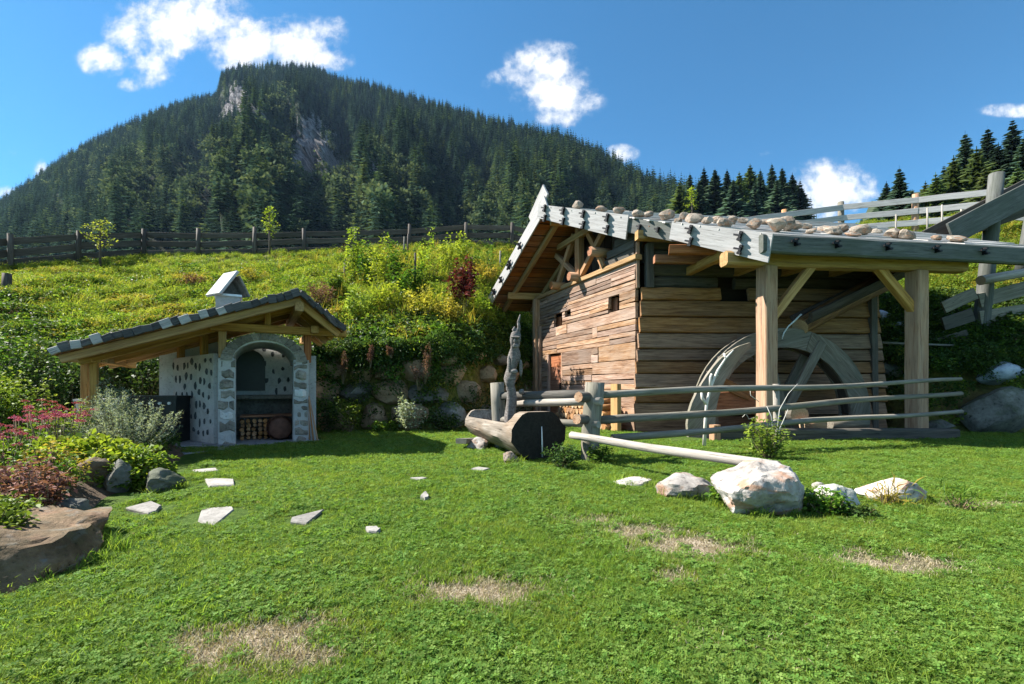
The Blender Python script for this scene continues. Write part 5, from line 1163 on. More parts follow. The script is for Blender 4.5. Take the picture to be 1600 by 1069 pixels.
# boulders on the lawn
grounded('boulder', 1203, 808, (.42, .37, .345), S['boulder'], 'big pale boulder with a rust stain carrying the end of the long pole', 'boulder', 21, .15, 5, 14, .115, .42)
grounded('boulder', 1086, 780, (.30, .30, .20), S['boulder'], 'low pale stone left of the big boulder', 'boulder', 22, .1, 4, 12, .13, .32)
grounded('boulder', 1328, 808, (.20, .22, .18), S['grey'], 'mossy grey rock half hidden by weeds right of the big boulder', 'boulder', 23, .5, 4, 9, .15, .3)
grounded('stone', 1286, 770, (.075, .08, .07), S['boulder'], 'small white stone right of the big boulder', 'stone', 24, .0, 3, 8, .1, .4)
grounded('boulder', 1418, 788, (.36, .26, .15), S['boulder'], 'flat-topped beige boulder alone on the lawn at the right', 'boulder', 25, .05, 4, 12, .12, .45)
grounded('stone', 998, 760, (.24, .2, .06), S['boulder'], 'flat pale stone sunk in the lawn beside the long pole', 'stone', 26, .2, 3, 8, .08, .3)
# flagstones across the lawn
fs_ = [((222, 796), 34, 9, .3, 'flagstone in the lawn nearest the left flower bed'), ((338, 809), 33, 15, .5, 'largest flagstone, with a reddish corner, in the lawn'), ((482, 812), 24, 17, .9, 'long flagstone lying askew in the lawn right of the largest one'), ((582, 831), 12, 6, .2, 'small bright flagstone nearest the middle of the lawn'), ((342, 757), 31, 7, .35, 'flagstone behind the largest one on the way to the hut'), ((322, 738), 21, 4, .2, 'thin sliver of flagstone nearest the hut terrace'), ((655, 750), 13, 2.5, .1, 'narrow flagstone almost overgrown, left of the trough'), ((665, 776), 8, 4.5, .0, 'tiny white stone in the middle of the lawn'), ((750, 735), 14, 3, .1, 'small flat stone in the grass before the trough')]
for (px, py), hw, hh, sk, lb in fs_:
    poly = []
    nv = int(rng.integers(6, 9)); ag = np.sort(rng.uniform(0, 2 * math.pi, nv) * .35 + np.arange(nv) * 2 * math.pi / nv)
    for a in ag:
        g = G(px + hw * math.cos(a) * rng.uniform(.72, 1.2) + sk * hh * math.sin(a), py - hh * math.sin(a) * rng.uniform(.75, 1.2)); poly.append((g.x, g.y))
    tag(prism('flagstone', poly, -.03, .026, S['flag'], None, .004), lb, 'flagstone', 'flagstones in the lawn')
# left bed rocks
tag(rock('boulder', (-3.08, 2.86, .04), (.44, .70, .30), 31, S['brown'], None, R(4), 4, 12, .17), 'big brown foreground boulder edging the flower bed at the left', 'boulder')
tag(rock('boulder', (-3.25, 2.2, .02), (.5, .5, .36), 37, S['brown'], None, R(10), 4, 12, .17), 'brown boulder cut by the left frame edge beside the big one', 'boulder')
grounded('stone', 96, 815, (.17, .12, .11), S['dark'], 'squared grey stone behind the big brown boulder', 'stone', 32, .1, 4, 10, .1, .5)
grounded('boulder', 128, 775, (.22, .16, .24), S['brown'], 'brown block under the green mound of the flower bed', 'boulder', 33, .0, 4, 12, .12, .5)
grounded('boulder', 168, 773, (.14, .14, .23), S['dark'], 'grey block coloured dark for its shadow, beside the brown one under the green mound', 'boulder', 34, .1, 4, 12, .12, .5)  # darker rock colour stands in for the shadow on this block
grounded('boulder', 236, 771, (.22, .20, .16), S['dark'], 'mossy rounded rock at the right end of the green mound', 'boulder', 35, .4, 4, 10, .16, .4)
# right-hand rocks on the bank
def bank_rock(px, py, Y, sz, mat, label, seed, rz=0):
    p = P(px, py, Y); return tag(rock('boulder', p, sz, seed, mat, None, rz, 3, 10, .1), label, 'boulder')
bank_rock(1562, 645, 11.0, (.85, .7, .62), S['dark'], 'huge dark grey boulder at the foot of the bank by the right edge', 41, .2)
bank_rock(1640, 640, 11.2, (.7, .7, .7), S['dark'], 'dark boulder beyond the right edge at the foot of the bank', 47, .2)
bank_rock(1562, 585, 11.5, (.52, .4, .32), S['blue'], 'bluish white angular rock on the dark bank above the huge boulder', 42, .1)
bank_rock(1378, 497, 15.0, (.34, .3, .26), S['blue'], 'pale rock on the bank seen just right of the mill wall', 43)
bank_rock(1408, 520, 14.2, (.36, .3, .36), S['blue'], 'bluish rock on the bank left of the right porch post', 44)
bank_rock(1385, 580, 12.9, (.4, .3, .25), S['dark'], 'dark rock in the shade beside the mill wall', 45)
bank_rock(1470, 665, 10.6, (.35, .2, .14), S['dark'], 'low dark stone lying behind the right end of the sill', 46)
# retaining wall of big blocks between hut and mill
rwall = thing('stone_retaining_wall', P(640, 640, 11.8), 'dry retaining wall of big rough brown blocks between hut and mill', 'wall')
for row, (z, hgt, step) in enumerate(((.32, .40, .95), (.95, .36, .86), (1.5, .34, .8), (1.95, .25, .75))):
    px = 455 + rng.uniform(-15, 15)
    while px < 832:
        yb = float(np.interp(px, BK[:, 0], BK[:, 1])); Y = yb + row * .14 - .02; wd_ = step * rng.uniform(.75, 1.2)
        p = Vector(((px - 800) / FPX * Y, Y, z + rng.uniform(-.06, .06)))
        rock('stone', p, (wd_ * .58, .38, hgt), 300 + int(px) + row * 7, S['wall'] if rng.random() < .75 else S['dark'], rwall, rng.uniform(-.15, .15), 2, 13, .07)
        px += wd_ / Y * FPX * 1.0
# wood and odds and ends before the gable wall
for i in range(5):
    for j in range(16 - i):
        s = .35 + j * .18 + i * .05; p = A0 + gd * s + gn * .32 + Vector((0, 0, .1 + i * .16)); o = log('stacked_log', p, p + gn * .42, .085 + rng.uniform(-.02, .015), .085, W['fire'], None, 6, 1, .12, W['cut'] if rng.random() < .5 else W['fire'])
        tag(o, 'split log in the woodpile stacked along the gable wall behind the fence', 'firewood', 'firewood stacked along the mill gable')
pile = tag(beam('stack_board', A0 + gd * .1 + gn * .55 + Vector((0, 0, -.1)), A0 + gd * .1 + gn * .55 + Vector((0, 0, 1.18)), .3, .12, W['beam'], None, up=gn), 'upright brown board closing the woodpile at the mill corner', 'board')
# ------------------------------------------------------------------ plants
def bank_hit(px, py):
    Ys = np.arange(8, 34, .04); X = (px - 800) / FPX * Ys; z = EYE + (HOR - py) / FPX * Ys; b = bank_z(X, Ys); k = np.argmax(b >= z)
    if b[k] < z[k]: k = len(Ys) - 1
    return Vector((X[k], Ys[k], float(b[k])))
def shrub(name, base, h, spread, nst, per, leaf, mat, label, cat='shrub', group=None, lean=.35, jit=.07, t0=.15, aspect=.5, dirs_up=0.0, seed=None, stem_r=.008, droop=.25, parts=True):
    """stems that fan out of one foot, leaves along each"""
    q = np.random.default_rng(seed if seed is not None else int(abs(base[0]) * 977 + abs(base[1]) * 131) % 99991)
    t = thing(name, base, label, cat, group); pts, dr, st = [], [], []
    for s in range(nst):
        az = q.uniform(0, 6.283); r = spread * math.sqrt(q.random()); hh = h * q.uniform(.6, 1.0) * (1 - .25 * (r / max(spread, .01)) ** 2); cx, cy = math.cos(az) * r, math.sin(az) * r
        wob = q.normal(0, .05 * h, 2)
        def pos(tt): return np.stack([cx * (.15 + .85 * tt ** .8) + wob[0] * np.sin(tt * 3), cy * (.15 + .85 * tt ** .8) + wob[1] * np.sin(tt * 3), hh * tt], -1)
        tt = q.uniform(t0, 1, per) ** .8; p = pos(tt); pts.append(p + q.normal(0, jit, p.shape) * (1.15 - .7 * tt)[:, None])
        dd = q.normal(size=(per, 3)); dd[:, 2] = dd[:, 2] * .4 + .15 + dirs_up; dr.append(dd)
        if s % max(1, nst // 26) == 0: st.append(([Vector(v) for v in pos(np.linspace(0, .97, 5))], [stem_r, stem_r * .85, stem_r * .7, stem_r * .5, stem_r * .25]))
    pts, dr = np.concatenate(pts), np.concatenate(dr); pts[:, 2] = np.maximum(pts[:, 2], .02)
    Vt, F = leaf_arrays(pts, leaf * q.uniform(.6, 1.25, len(pts)), dr, aspect, droop)
    place(bpy.data.objects.new('foliage', fast_mesh('foliage', Vt, F, mat, q.random(len(pts)))), Matrix.Translation(Vector(base)), t)
    VV, FF = [], []
    for p_, r_ in st:
        v, f = tube(p_, r_, 4); o = len(VV); VV += v; FF += [tuple(i + o for i in g) for g in f]
    place(bpy.data.objects.new('stems', mk('stems', VV, FF, MAT_STEM)), Matrix.Translation(Vector(base)), t)
    return t
# --- lawn
def blades(n, r, h, w, seed, lean=.5):
    q = np.random.default_rng(seed); Vs, Fs, o = [], [], 0
    for _ in range(n):
        a = q.uniform(0, 6.283); rr = r * math.sqrt(q.random()); b = np.array([math.cos(a) * rr, math.sin(a) * rr, 0]); hh = h * q.uniform(.5, 1.1); th = q.uniform(0, 6.283); d_ = np.array([math.cos(th), math.sin(th), 0]); s = np.array([-d_[1], d_[0], 0]) * w * q.uniform(.6, 1.2) / 2; l = q.uniform(.1, lean) * hh
        m1 = b + d_ * l * .35 + np.array([0, 0, hh * .6]); tp = b + d_ * l * 1.3 + np.array([0, 0, hh * .95])
        Vs += [b - s, b + s, m1 - s * .85, m1 + s * .85, tp - s * .15, tp + s * .15]; Fs += [(o, o + 1, o + 3, o + 2), (o + 2, o + 3, o + 5, o + 4)]; o += 6
    return np.array(Vs), np.array(Fs), np.repeat(q.random(n), 2)
def clover(n, r, h, seed):
    q = np.random.default_rng(seed); Vs, Fs, T, o = [], [], [], 0
    for _ in range(n):
        a = q.uniform(0, 6.283); rr = r * math.sqrt(q.random()); c = np.array([math.cos(a) * rr, math.sin(a) * rr, h * q.uniform(.45, 1.0)]); ph = q.uniform(0, 6.283); sz = q.uniform(.0042, .0072); tl = q.normal(0, .25, 2); tn = q.random()
        for k in range(3):
            an = ph + k * 2.094; d_ = np.array([math.cos(an), math.sin(an), 0]); s = np.array([-d_[1], d_[0], 0])
            d_[2] = tl[0] * d_[0] + tl[1] * d_[1] + .15; s[2] = tl[0] * s[0] + tl[1] * s[1]
            Vs += [c, c + d_ * sz + s * sz * .75, c + d_ * sz * 1.75, c + d_ * sz - s * sz * .75]; Fs.append((o, o + 1, o + 2, o + 3)); T.append(tn); o += 4
    return np.array(Vs), np.array(Fs), np.array(T)
GT = []
for i in range(3): v, f, t = blades(26, .045, .038, .0034, 500 + i, .9); GT.append(template('grass_tuft', fast_mesh('grass_tuft', v, f, L['grass'], t)))
for i in range(2): v, f, t = clover(30, .048, .032, 510 + i); GT.append(template('clover_tuft', fast_mesh('clover_tuft', v, f, L['clover'], t)))
v, f, t = blades(12, .05, .024, .004, 520, 1.4); GT.append(template('dry_tuft', fast_mesh('dry_tuft', v, f, L['straw'], t)))
v, f, t = blades(26, .07, .10, .006, 521, 1.0); GT.append(template('long_tuft', fast_mesh('long_tuft', v, f, L['grass'], t)))
def poly_dist(X, Y, pts):
    r = np.full(X.shape, 9.0)
    for a, b, rad in pts: r = np.minimum(r, np.hypot(X - a, Y - b) - rad)
    return r
STONES, LONGS = [], []
for o in list(COL.objects):
    if o.parent is None and o.get('category') in ('flagstone', 'boulder', 'stone') and o.type == 'MESH' and WM[o.name].translation.z < .5 and WM[o.name].translation.y < 8:
        dm = o.dimensions if o.dimensions.x else Vector((.2, .2, .2)); co = np.array([v.co[:] for v in o.data.vertices]); STONES.append((WM[o.name].translation.x, WM[o.name].translation.y, float(np.percentile(np.hypot(co[:, 0], co[:, 1]), 48 if o['category'] == 'flagstone' else 60))));
        if o['category'] != 'flagstone': LONGS.append(STONES[-1])
def in_quad(X, Y, q):
    ins = np.ones(X.shape, bool); n = len(q); area = sum(q[i][0] * q[(i + 1) % n][1] - q[(i + 1) % n][0] * q[i][1] for i in range(n)); sg = 1 if area > 0 else -1
    for i in range(n):
        a, b = q[i], q[(i + 1) % n]; ins &= sg * ((b[0] - a[0]) * (Y - a[1]) - (b[1] - a[1]) * (X - a[0])) > 0
    return ins
def lawn_grass():
    N = 210000; Y = 1.25 + 11.2 * rng.random(N) ** 1.25; half = 1.28 * Y + .8; X = rng.uniform(-1, 1, N) * half
    dens = np.minimum(1, (2.0 / Y) ** .18); ok = rng.random(N) < dens
    foot = np.interp(800 + FPX * X / Y, BK[:, 0], BK[:, 1]); ok &= Y < np.minimum(foot - .35, 11.9)
    ok &= ~((X > 3.2) & (X < 9.3) & (Y > 9.15 + (X - 3.2) * .08)) & ~((X > .8) & (X < 4) & (Y > 9.8 + (4 - X) * .9))
    ok &= ~in_quad(X, Y, [tuple(p[:2]) for p in (H1 + hn * .25 - hd * .1, H2 + hn * .25 + hd * .35, H2 + bk * 2.2 + hd * .3, H0 + bk * 1.5 + sd_ * 1.5, H0 + sd_ * 1.5 + sn * 1.2, H1 + sn * .75 + sd_ * .2)])
    d_ = poly_dist(X, Y, STONES); ok &= d_ > .0
    ok &= ~((X < -3.05 - (Y - 2.6) * .35) & (Y < 7.5) & (X < -3.0))
    b = bareness(X, Y); nz = .5 + .35 * np.sin(X * 9.1 + 3 * np.sin(Y * 7.3)) * np.sin(Y * 13.7 + 2 * np.sin(X * 5.1)) + .3 * np.sin(X * 23 + 2 * np.sin(Y * 19)) * np.sin(Y * 31 + 2 * np.sin(X * 17)); bb = np.clip(b * (.6 + 1.35 * nz), 0, 1)
    thin = rng.random(N) < bb * 1.05; u = rng.random(N)
    X, Y, b, bb, thin, u, d_, nz = [a[ok] for a in (X, Y, b, bb, thin, u, d_, nz)]
    keep = ~thin | (u < .40); X, Y, bb, thin, u, d_, nz = [a[keep] for a in (X, Y, bb, thin, u, d_, nz)]
    n = len(X); cl = .5 + .5 * np.sin(X * 2.7 + 1.7 * np.sin(Y * 1.9 + 1)) * np.sin(Y * 3.3 + 1.3 * np.sin(X * 2.2))
    idx = np.where(rng.random(n) < .08 + .38 * cl, rng.integers(3, 5, n), rng.integers(0, 3, n))
    idx = np.where(thin | (rng.random(n) < bb * .85 + .06), 5, idx)
    lng = (poly_dist(X, Y, LONGS) < .06) & (rng.random(n) < .2); idx = np.where(lng, 6, idx)
    sc_ = rng.uniform(.75, 1.25, n) * (1 + .045 * np.maximum(Y - 2, 0)); sc_ = np.where((d_ < .16) & ~lng, sc_ * .55, sc_); sc_ = np.where(lng & (d_ > .03), sc_, sc_); sc_ = np.where(lng, rng.uniform(.6, 1.2, n), sc_)
    tilt = rng.normal(0, .22, (n, 2)); z = .012 * np.sin(X * 2.3 + 1) * np.sin(Y * 1.9) + .008 * np.sin(X * 7 + Y * 5) - .004
    scatter('lawn_grass', np.stack([X, Y, z], 1), sc_, np.stack([tilt[:, 0], tilt[:, 1], rng.uniform(0, 6.28, n)], 1), idx, GT)
lawn_grass()
# --- ground cover on the bank
def weed(n, r, h, leaf, seed, aspect=.5, up=0.0):
    q = np.random.default_rng(seed); a = q.uniform(0, 6.283, n); rr = r * np.sqrt(q.random(n)); z = h * q.random(n) ** .8 * (1 - .5 * (rr / r) ** 2)
    p = np.stack([np.cos(a) * rr, np.sin(a) * rr, z], 1); d_ = q.normal(size=(n, 3)) * np.array([1, 1, .5]) + np.stack([np.cos(a), np.sin(a), np.full(n, .2 + up)], 1) * .7
    Vt, F = leaf_arrays(p, leaf * q.uniform(.6, 1.3, n), d_, aspect); return Vt, F, q.random(n)
BT = []
def addt(arr, mat): BT.append(template('bank_weed', fast_mesh('bank_weed', arr[0], arr[1], L[mat], arr[2])))
addt(blades(60, .22, .34, .014, 600, .8), 'meadow'); addt(blades(50, .20, .22, .013, 601, 1.0), 'meadow'); addt(weed(90, .22, .26, .075, 602), 'weed'); addt(weed(70, .25, .20, .10, 603, .6), 'weed')
addt(weed(110, .2, .42, .06, 604, .4, .3), 'lime'); addt(weed(90, .22, .3, .07, 605), 'yellow'); addt(weed(110, .25, .32, .08, 606, .6), 'mid'); addt(weed(120, .28, .3, .085, 607, .6), 'dark'); addt(weed(60, .16, .4, .045, 608, .3, .6), 'rust'); addt(blades(40, .12, .62, .012, 609, .45), 'yellow')
def bank_cover():
    N = 30000; px = rng.uniform(-260, 1900, N); yb, yw, zw, yc, zc = bank_profile(px); t = rng.random(N)
    Y = yw - .1 + (yc + 1.0 - yw) * t ** 1.05; X = (px - 800) / FPX * Y; keep = rng.random(N) < (Y / 20) * 1.0 + .12
    keep &= ~((px > 860) & (px < 1230) & (t < .45)); px, X, Y, t = px[keep], X[keep], Y[keep], t[keep]; n = len(X); z = bank_z(X, Y)
    mid_ = np.exp(-((px - 660) / 150) ** 2); left = np.exp(-((px - 120) / 260) ** 2); right = np.clip((px - 1250) / 150, 0, 1)
    u = rng.random(n); patch = .5 + .5 * np.sin(X * .8 + 2 * np.sin(Y * .9)) * np.sin(Y * 1.1 + 1.5 * np.sin(X * .6 + 2))
    low = t < .16
    idx = np.where(u < .38, rng.integers(0, 2, n), np.where(u < .72, rng.integers(2, 4, n), np.where(u < .83, 4, np.where(u < .87, 5, 6))))
    m = (patch > .72) & (rng.random(n) < .45); idx = np.where(m, 5, idx)
    m = (rng.random(n) < mid_ * .55); idx = np.where(m, rng.choice([4, 6, 9, 4, 2, 0], n), idx)
    m = low & (rng.random(n) < .8); idx = np.where(m, rng.choice([7, 7, 6, 2], n), idx)
    m = (px < 90) & (t < .5) & (rng.random(n) < .7); idx = np.where(m, rng.choice([6, 6, 7, 2], n), idx)
    m = (rng.random(n) < .035 + .05 * mid_); idx = np.where(m, 8, idx)
    m = (px > 1360) & (t < .34); idx = np.where(m & (rng.random(n) < .9), rng.choice([7, 7, 6], n), idx)
    s = rng.uniform(.55, 1.15, n) * (1 + .5 * mid_) * np.where(t > .72, .62, 1)
    rot = np.stack([rng.normal(-.1, .2, n), rng.normal(0, .2, n), rng.uniform(0, 6.28, n)], 1)
    scatter('bank_undergrowth', np.stack([X, Y, z], 1), s, rot, idx, BT)
    # creepers hanging over the retaining wall
    n = 1500; px = np.concatenate([rng.uniform(440, 835, 900), rng.uniform(-150, 470, 250), rng.uniform(1375, 1750, 350)]); yb, yw, zw, _, _ = bank_profile(px); f = rng.random(n) ** .55
    Y = yb - .42 + (yw - yb) * f * .9; X = (px - 800) / FPX * Y; z = zw * f * 1.02
    gap = .5 + .5 * np.sin(px * .055 + 2 * np.sin(f * 4)) ; keep = (rng.random(n) < .05 + .7 * (f > .82) + .22 * gap) 
    X, Y, z = X[keep], Y[keep], z[keep]; n = len(X)
    scatter('wall_creepers', np.stack([X, Y, z], 1), rng.uniform(.55, 1.1, n), np.stack([rng.normal(.7, .3, n), rng.normal(0, .3, n), rng.uniform(0, 6.28, n)], 1), rng.choice([7, 7, 7, 6, 2], n), BT)
bank_cover()
def bs(px, base, top, wpx, kind, mat, leaf, nst, per, label, name='shrub', cat='shrub', group=None, **kw):
    b = bank_hit(px, base); h = (base - top) / FPX * b.y; sp = wpx / 2 / FPX * b.y
    return shrub(name, b, h, sp, nst, per, leaf, L[mat], label, cat, group, **kw)
gB = 'shrubs on the bank between hut and mill'
for px, base, top, w_, mat, leaf, nst, per, lb in [
    (556, 452, 347, 40, 'lime', .13, 16, 60, 'tallest pale green upright shrub on the bank, right of the hut ridge'), (575, 455, 362, 26, 'mid', .13, 10, 55, 'slim green shrub right beside the tallest pale one'), (599, 470, 353, 34, 'lime', .13, 14, 60, 'pointed pale green shrub, second tall one on the bank'), (616, 470, 360, 30, 'mid', .13, 14, 60, 'bushy grey-green shrub leaning on the second tall one'),
    (640, 480, 398, 52, 'mid', .12, 22, 60, 'rounded dark green bush in the middle of the bank'), (660, 440, 372, 22, 'lime', .12, 9, 40, 'small pale shrub below the fence left of the thin tall one'), (673, 450, 346, 20, 'lime', .11, 8, 50, 'thin tall light shrub touching the fence top'), (697, 440, 358, 34, 'lime', .12, 14, 55, 'leafy lime shrub left above the dark red one'), (723, 425, 360, 34, 'lime', .12, 14, 55, 'leafy lime shrub right behind the dark red one'),
    (762, 440, 362, 16, 'mid', .12, 5, 40, 'spindly green sapling by the fence left of the mill roof'), (755, 450, 405, 44, 'yellow', .12, 16, 50, 'yellow flowering bush right of the dark red shrub'), (660, 512, 440, 60, 'yellow', .11, 22, 55, 'broad yellowish bush below the middle of the bank'), (700, 520, 455, 44, 'yellow', .10, 18, 50, 'dry yellow bush left of the foot of the red shrub'), (620, 500, 430, 40, 'lime', .11, 16, 50, 'light green bush above the lime grass clump'),
    (560, 510, 440, 50, 'weed', .11, 20, 55, 'olive bush just right of the hut roof'), (745, 500, 450, 40, 'lime', .11, 16, 50, 'light green bush by the lower edge of the mill roof'), (528, 470, 420, 40, 'weed', .12, 16, 50, 'olive bush behind the hut ridge')]:
    bs(px, base, top, w_, 0, mat, leaf, nst, per, lb, group=gB, jit=.10)
bs(722, 500, 384, 42, 0, 'red', .14, 16, 75, 'dark red leaved shrub standing out on the bank', jit=.10, t0=.38)
bs(592, 497, 446, 50, 0, 'lime', .5, 60, 8, 'bright lime clump of long grass on the bank', 'grass_clump', 'grass clump', aspect=.05, dirs_up=1.2, t0=.1, jit=.03)
bs(503, 488, 438, 46, 0, 'rust', .08, 24, 50, 'purplish brown seed-head shrub behind the right side of the hut roof', jit=.08)
bs(300, 452, 428, 40, 0, 'rust', .09, 14, 40, 'low reddish weed patch left of the hut chimney', 'weed_clump', 'weeds')
bs(400, 440, 418, 50, 0, 'yellow', .09, 14, 40, 'low yellowish weed patch right of the hut chimney', 'weed_clump', 'weeds')
# rusty plumes at the retaining wall and pale weeds at its foot
for px, base, top, w_, lb in [(664, 600, 526, 30, 'tall rusty pink seed plume in front of the retaining wall'), (536, 600, 545, 16, 'pinkish plume beside the hut eave in front of the wall'), (579, 575, 530, 12, 'slim pale plume on the wall right of the hut'), (612, 560, 535, 26, 'small pink flower clump on top of the wall'), (655, 610, 560, 44, 'short pink plumes flanking the tall rusty one')]:
    Yw = float(np.interp(px, BK[:, 0], BK[:, 1])) - .35; p = P(px, base, Yw); h = (base - top) / FPX * Yw
    shrub('seed_plume', p, h, w_ / 2 / FPX * Yw * .7, 7, 90, .045, L['rust'], lb, 'plant', 'plumes before the retaining wall', jit=.025, t0=.35, aspect=.35)
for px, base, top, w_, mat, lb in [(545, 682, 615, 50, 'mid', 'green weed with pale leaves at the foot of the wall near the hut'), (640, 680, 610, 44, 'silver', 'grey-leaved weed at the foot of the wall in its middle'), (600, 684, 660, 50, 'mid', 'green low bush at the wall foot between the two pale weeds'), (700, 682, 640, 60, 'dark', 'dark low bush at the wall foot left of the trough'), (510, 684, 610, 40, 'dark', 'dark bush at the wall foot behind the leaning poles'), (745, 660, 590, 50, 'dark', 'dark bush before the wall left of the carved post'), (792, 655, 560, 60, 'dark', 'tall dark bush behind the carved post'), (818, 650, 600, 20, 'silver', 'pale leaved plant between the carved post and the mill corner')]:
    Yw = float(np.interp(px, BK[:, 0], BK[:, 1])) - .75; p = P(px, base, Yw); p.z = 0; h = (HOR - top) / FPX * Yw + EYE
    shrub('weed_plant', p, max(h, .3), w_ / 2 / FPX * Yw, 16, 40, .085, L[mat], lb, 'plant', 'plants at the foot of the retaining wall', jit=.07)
# young trees on the meadow
for px, base, top, w_, mat, lb in [(156, 421, 342, 50, 'weed', 'slender young fruit tree at the left of the meadow before the fence'), (421, 402, 322, 34, 'lime', 'narrow young tree with upright twigs by the fence above the hut'), (1081, 330, 292, 24, 'lime', 'small yellow-green tree before the copse above the mill roof')]:
    b = bank_hit(px, base) if px < 900 else P(px, base + 20, 27); h = (base - top) / FPX * b.y + (.8 if px > 900 else 0); sp = w_ / 2 / FPX * b.y; t = thing('young_tree', b, lb, 'tree', 'young trees behind the buildings')
    q = np.random.default_rng(int(px)); tr1 = [Vector((0, 0, -.1)), Vector((.02, 0, h * .35)), Vector((-.02, .02, h * .65)), Vector((.02, 0, h * .93))]; br, pts = [(tr1, [.05, .045, .03, .012])], []
    for k in range(12):
        z = h * (.42 + .045 * k); a = k * 2.4; l = sp * q.uniform(.5, 1.0) * (1.1 - .05 * k); e = Vector((math.cos(a) * l, math.sin(a) * l, z + l * (.7 if px == 421 else .35))); br.append(([Vector((0, 0, z)), e], [.014, .006]))
        for _ in range(26): f_ = q.uniform(.25, 1.05); pts.append(np.array([e.x * f_, e.y * f_, z + (e.z - z) * f_]) + q.normal(0, .07, 3))
    tubes('trunk', [([p + b for p in pl], r) for pl, r in br], MAT_BARK, t, b, 5)
    pts = np.array(pts); leaves('crown', pts + np.array(b), .105 * q.uniform(.7, 1.2, len(pts)), L[mat], t, b, aspect=.55)
for px, base, top, lb in [(538, 445, 405, 'thin stake left of the tall pale shrubs on the bank'), (648, 470, 396, 'tall dark stake in the middle of the bank'), (631, 400, 370, 'pale stake under the fence on the bank'), (637, 400, 366, 'thicker dark stake under the fence on the bank'), (781, 425, 392, 'thin stake right of the yellow bush on the bank'), (10, 462, 428, 'short dark post on the meadow at the left edge'), (732, 382, 352, 'white topped stake at the fence')]:
    b = bank_hit(px, base); h = (base - top) / FPX * b.y; tag(log('stake', b - Vector((0, 0, .2)), b + Vector((.02, 0, h)), .045 if px != 10 else .13, .035 if px != 10 else .12, W['fence'] if px in (637, 10, 648) else W['grey'], None, 6, 2, .06), lb, 'stake', 'stakes on the bank')
# leafy bushes at the left behind the flower bed
for k, (px, Y, top, w_, mat, leaf, lb) in enumerate([(-30, 8.6, 490, 130, 'mid', .09, 'big leafy green bush cut by the left edge behind the bed'), (40, 9.6, 478, 90, 'dark', .09, 'dark leafy bush left of the hut roof'), (30, 8.2, 560, 80, 'weed', .08, 'olive bush below the dark one at the left edge'), (70, 9.0, 545, 50, 'dark', .08, 'dark bush touching the low end of the hut roof'), (5, 7.4, 590, 70, 'mid', .075, 'light leafy bush behind the pink flowers'), (-70, 7.0, 520, 90, 'mid', .08, 'leafy bush beyond the left edge')]):
    X = (px - 800) / FPX * Y; z0 = float(max(0, bank_z(X, Y))); h = EYE + (HOR - top) / FPX * Y - z0
    shrub('leafy_bush', Vector((X, Y, z0)), h, w_ / 2 / FPX * Y, 34, 70, leaf, L[mat], lb, 'bush', 'leafy bushes at the left', jit=.12, t0=.05, aspect=.6)
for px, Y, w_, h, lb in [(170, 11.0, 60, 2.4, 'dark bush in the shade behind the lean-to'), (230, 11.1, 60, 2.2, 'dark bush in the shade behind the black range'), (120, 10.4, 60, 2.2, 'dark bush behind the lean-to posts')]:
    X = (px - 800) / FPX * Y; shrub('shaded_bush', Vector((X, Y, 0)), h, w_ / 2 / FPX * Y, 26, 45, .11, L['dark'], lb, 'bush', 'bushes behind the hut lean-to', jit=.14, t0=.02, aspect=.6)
# flower bed
def bed():
    xs, ys = np.linspace(-8.6, -2.9, 40), np.linspace(2.0, 8.3, 44); X, Y = np.meshgrid(xs, ys); e = -3.15 - (Y - 2.6) * .42; e = np.where(Y > 5.4, np.minimum(e, -4.2 - (Y - 5.4) * .5), e)
    Z = np.clip((e - X) / .5, -.3, 1) * .24 * np.clip((8.2 - Y) / .5, 0, 1) * np.clip((X + 8.6) / .4, 0, 1) - .02 + .02 * np.sin(X * 9) * np.sin(Y * 8)
    n, m = X.shape; idx = np.arange(n * m).reshape(n, m); F = np.stack([idx[:-1, :-1], idx[:-1, 1:], idx[1:, 1:], idx[1:, :-1]], -1).reshape(-1, 4)
    struct(place(bpy.data.objects.new('flower_bed', fast_mesh('flower_bed', np.stack([X, Y, Z], -1).reshape(-1, 3), F, MAT_SOIL, smooth=True))))
    N = 1500; x, y = rng.uniform(-8.2, -2.9, N), rng.uniform(2.2, 8, N); e = -3.35 - (y - 2.6) * .45; e = np.where(y > 5.4, np.minimum(e, -4.5 - (y - 5.4) * .5), e); ok = x < e; x, y = x[ok], y[ok]; n = len(x)
    scatter('bed_groundcover', np.stack([x, y, np.full(n, .18)], 1), rng.uniform(.3, .7, n), np.stack([rng.normal(0, .2, n), rng.normal(0, .2, n), rng.uniform(0, 6.28, n)], 1), rng.choice([2, 6, 7, 4, 5, 3], n), BT)
bed()
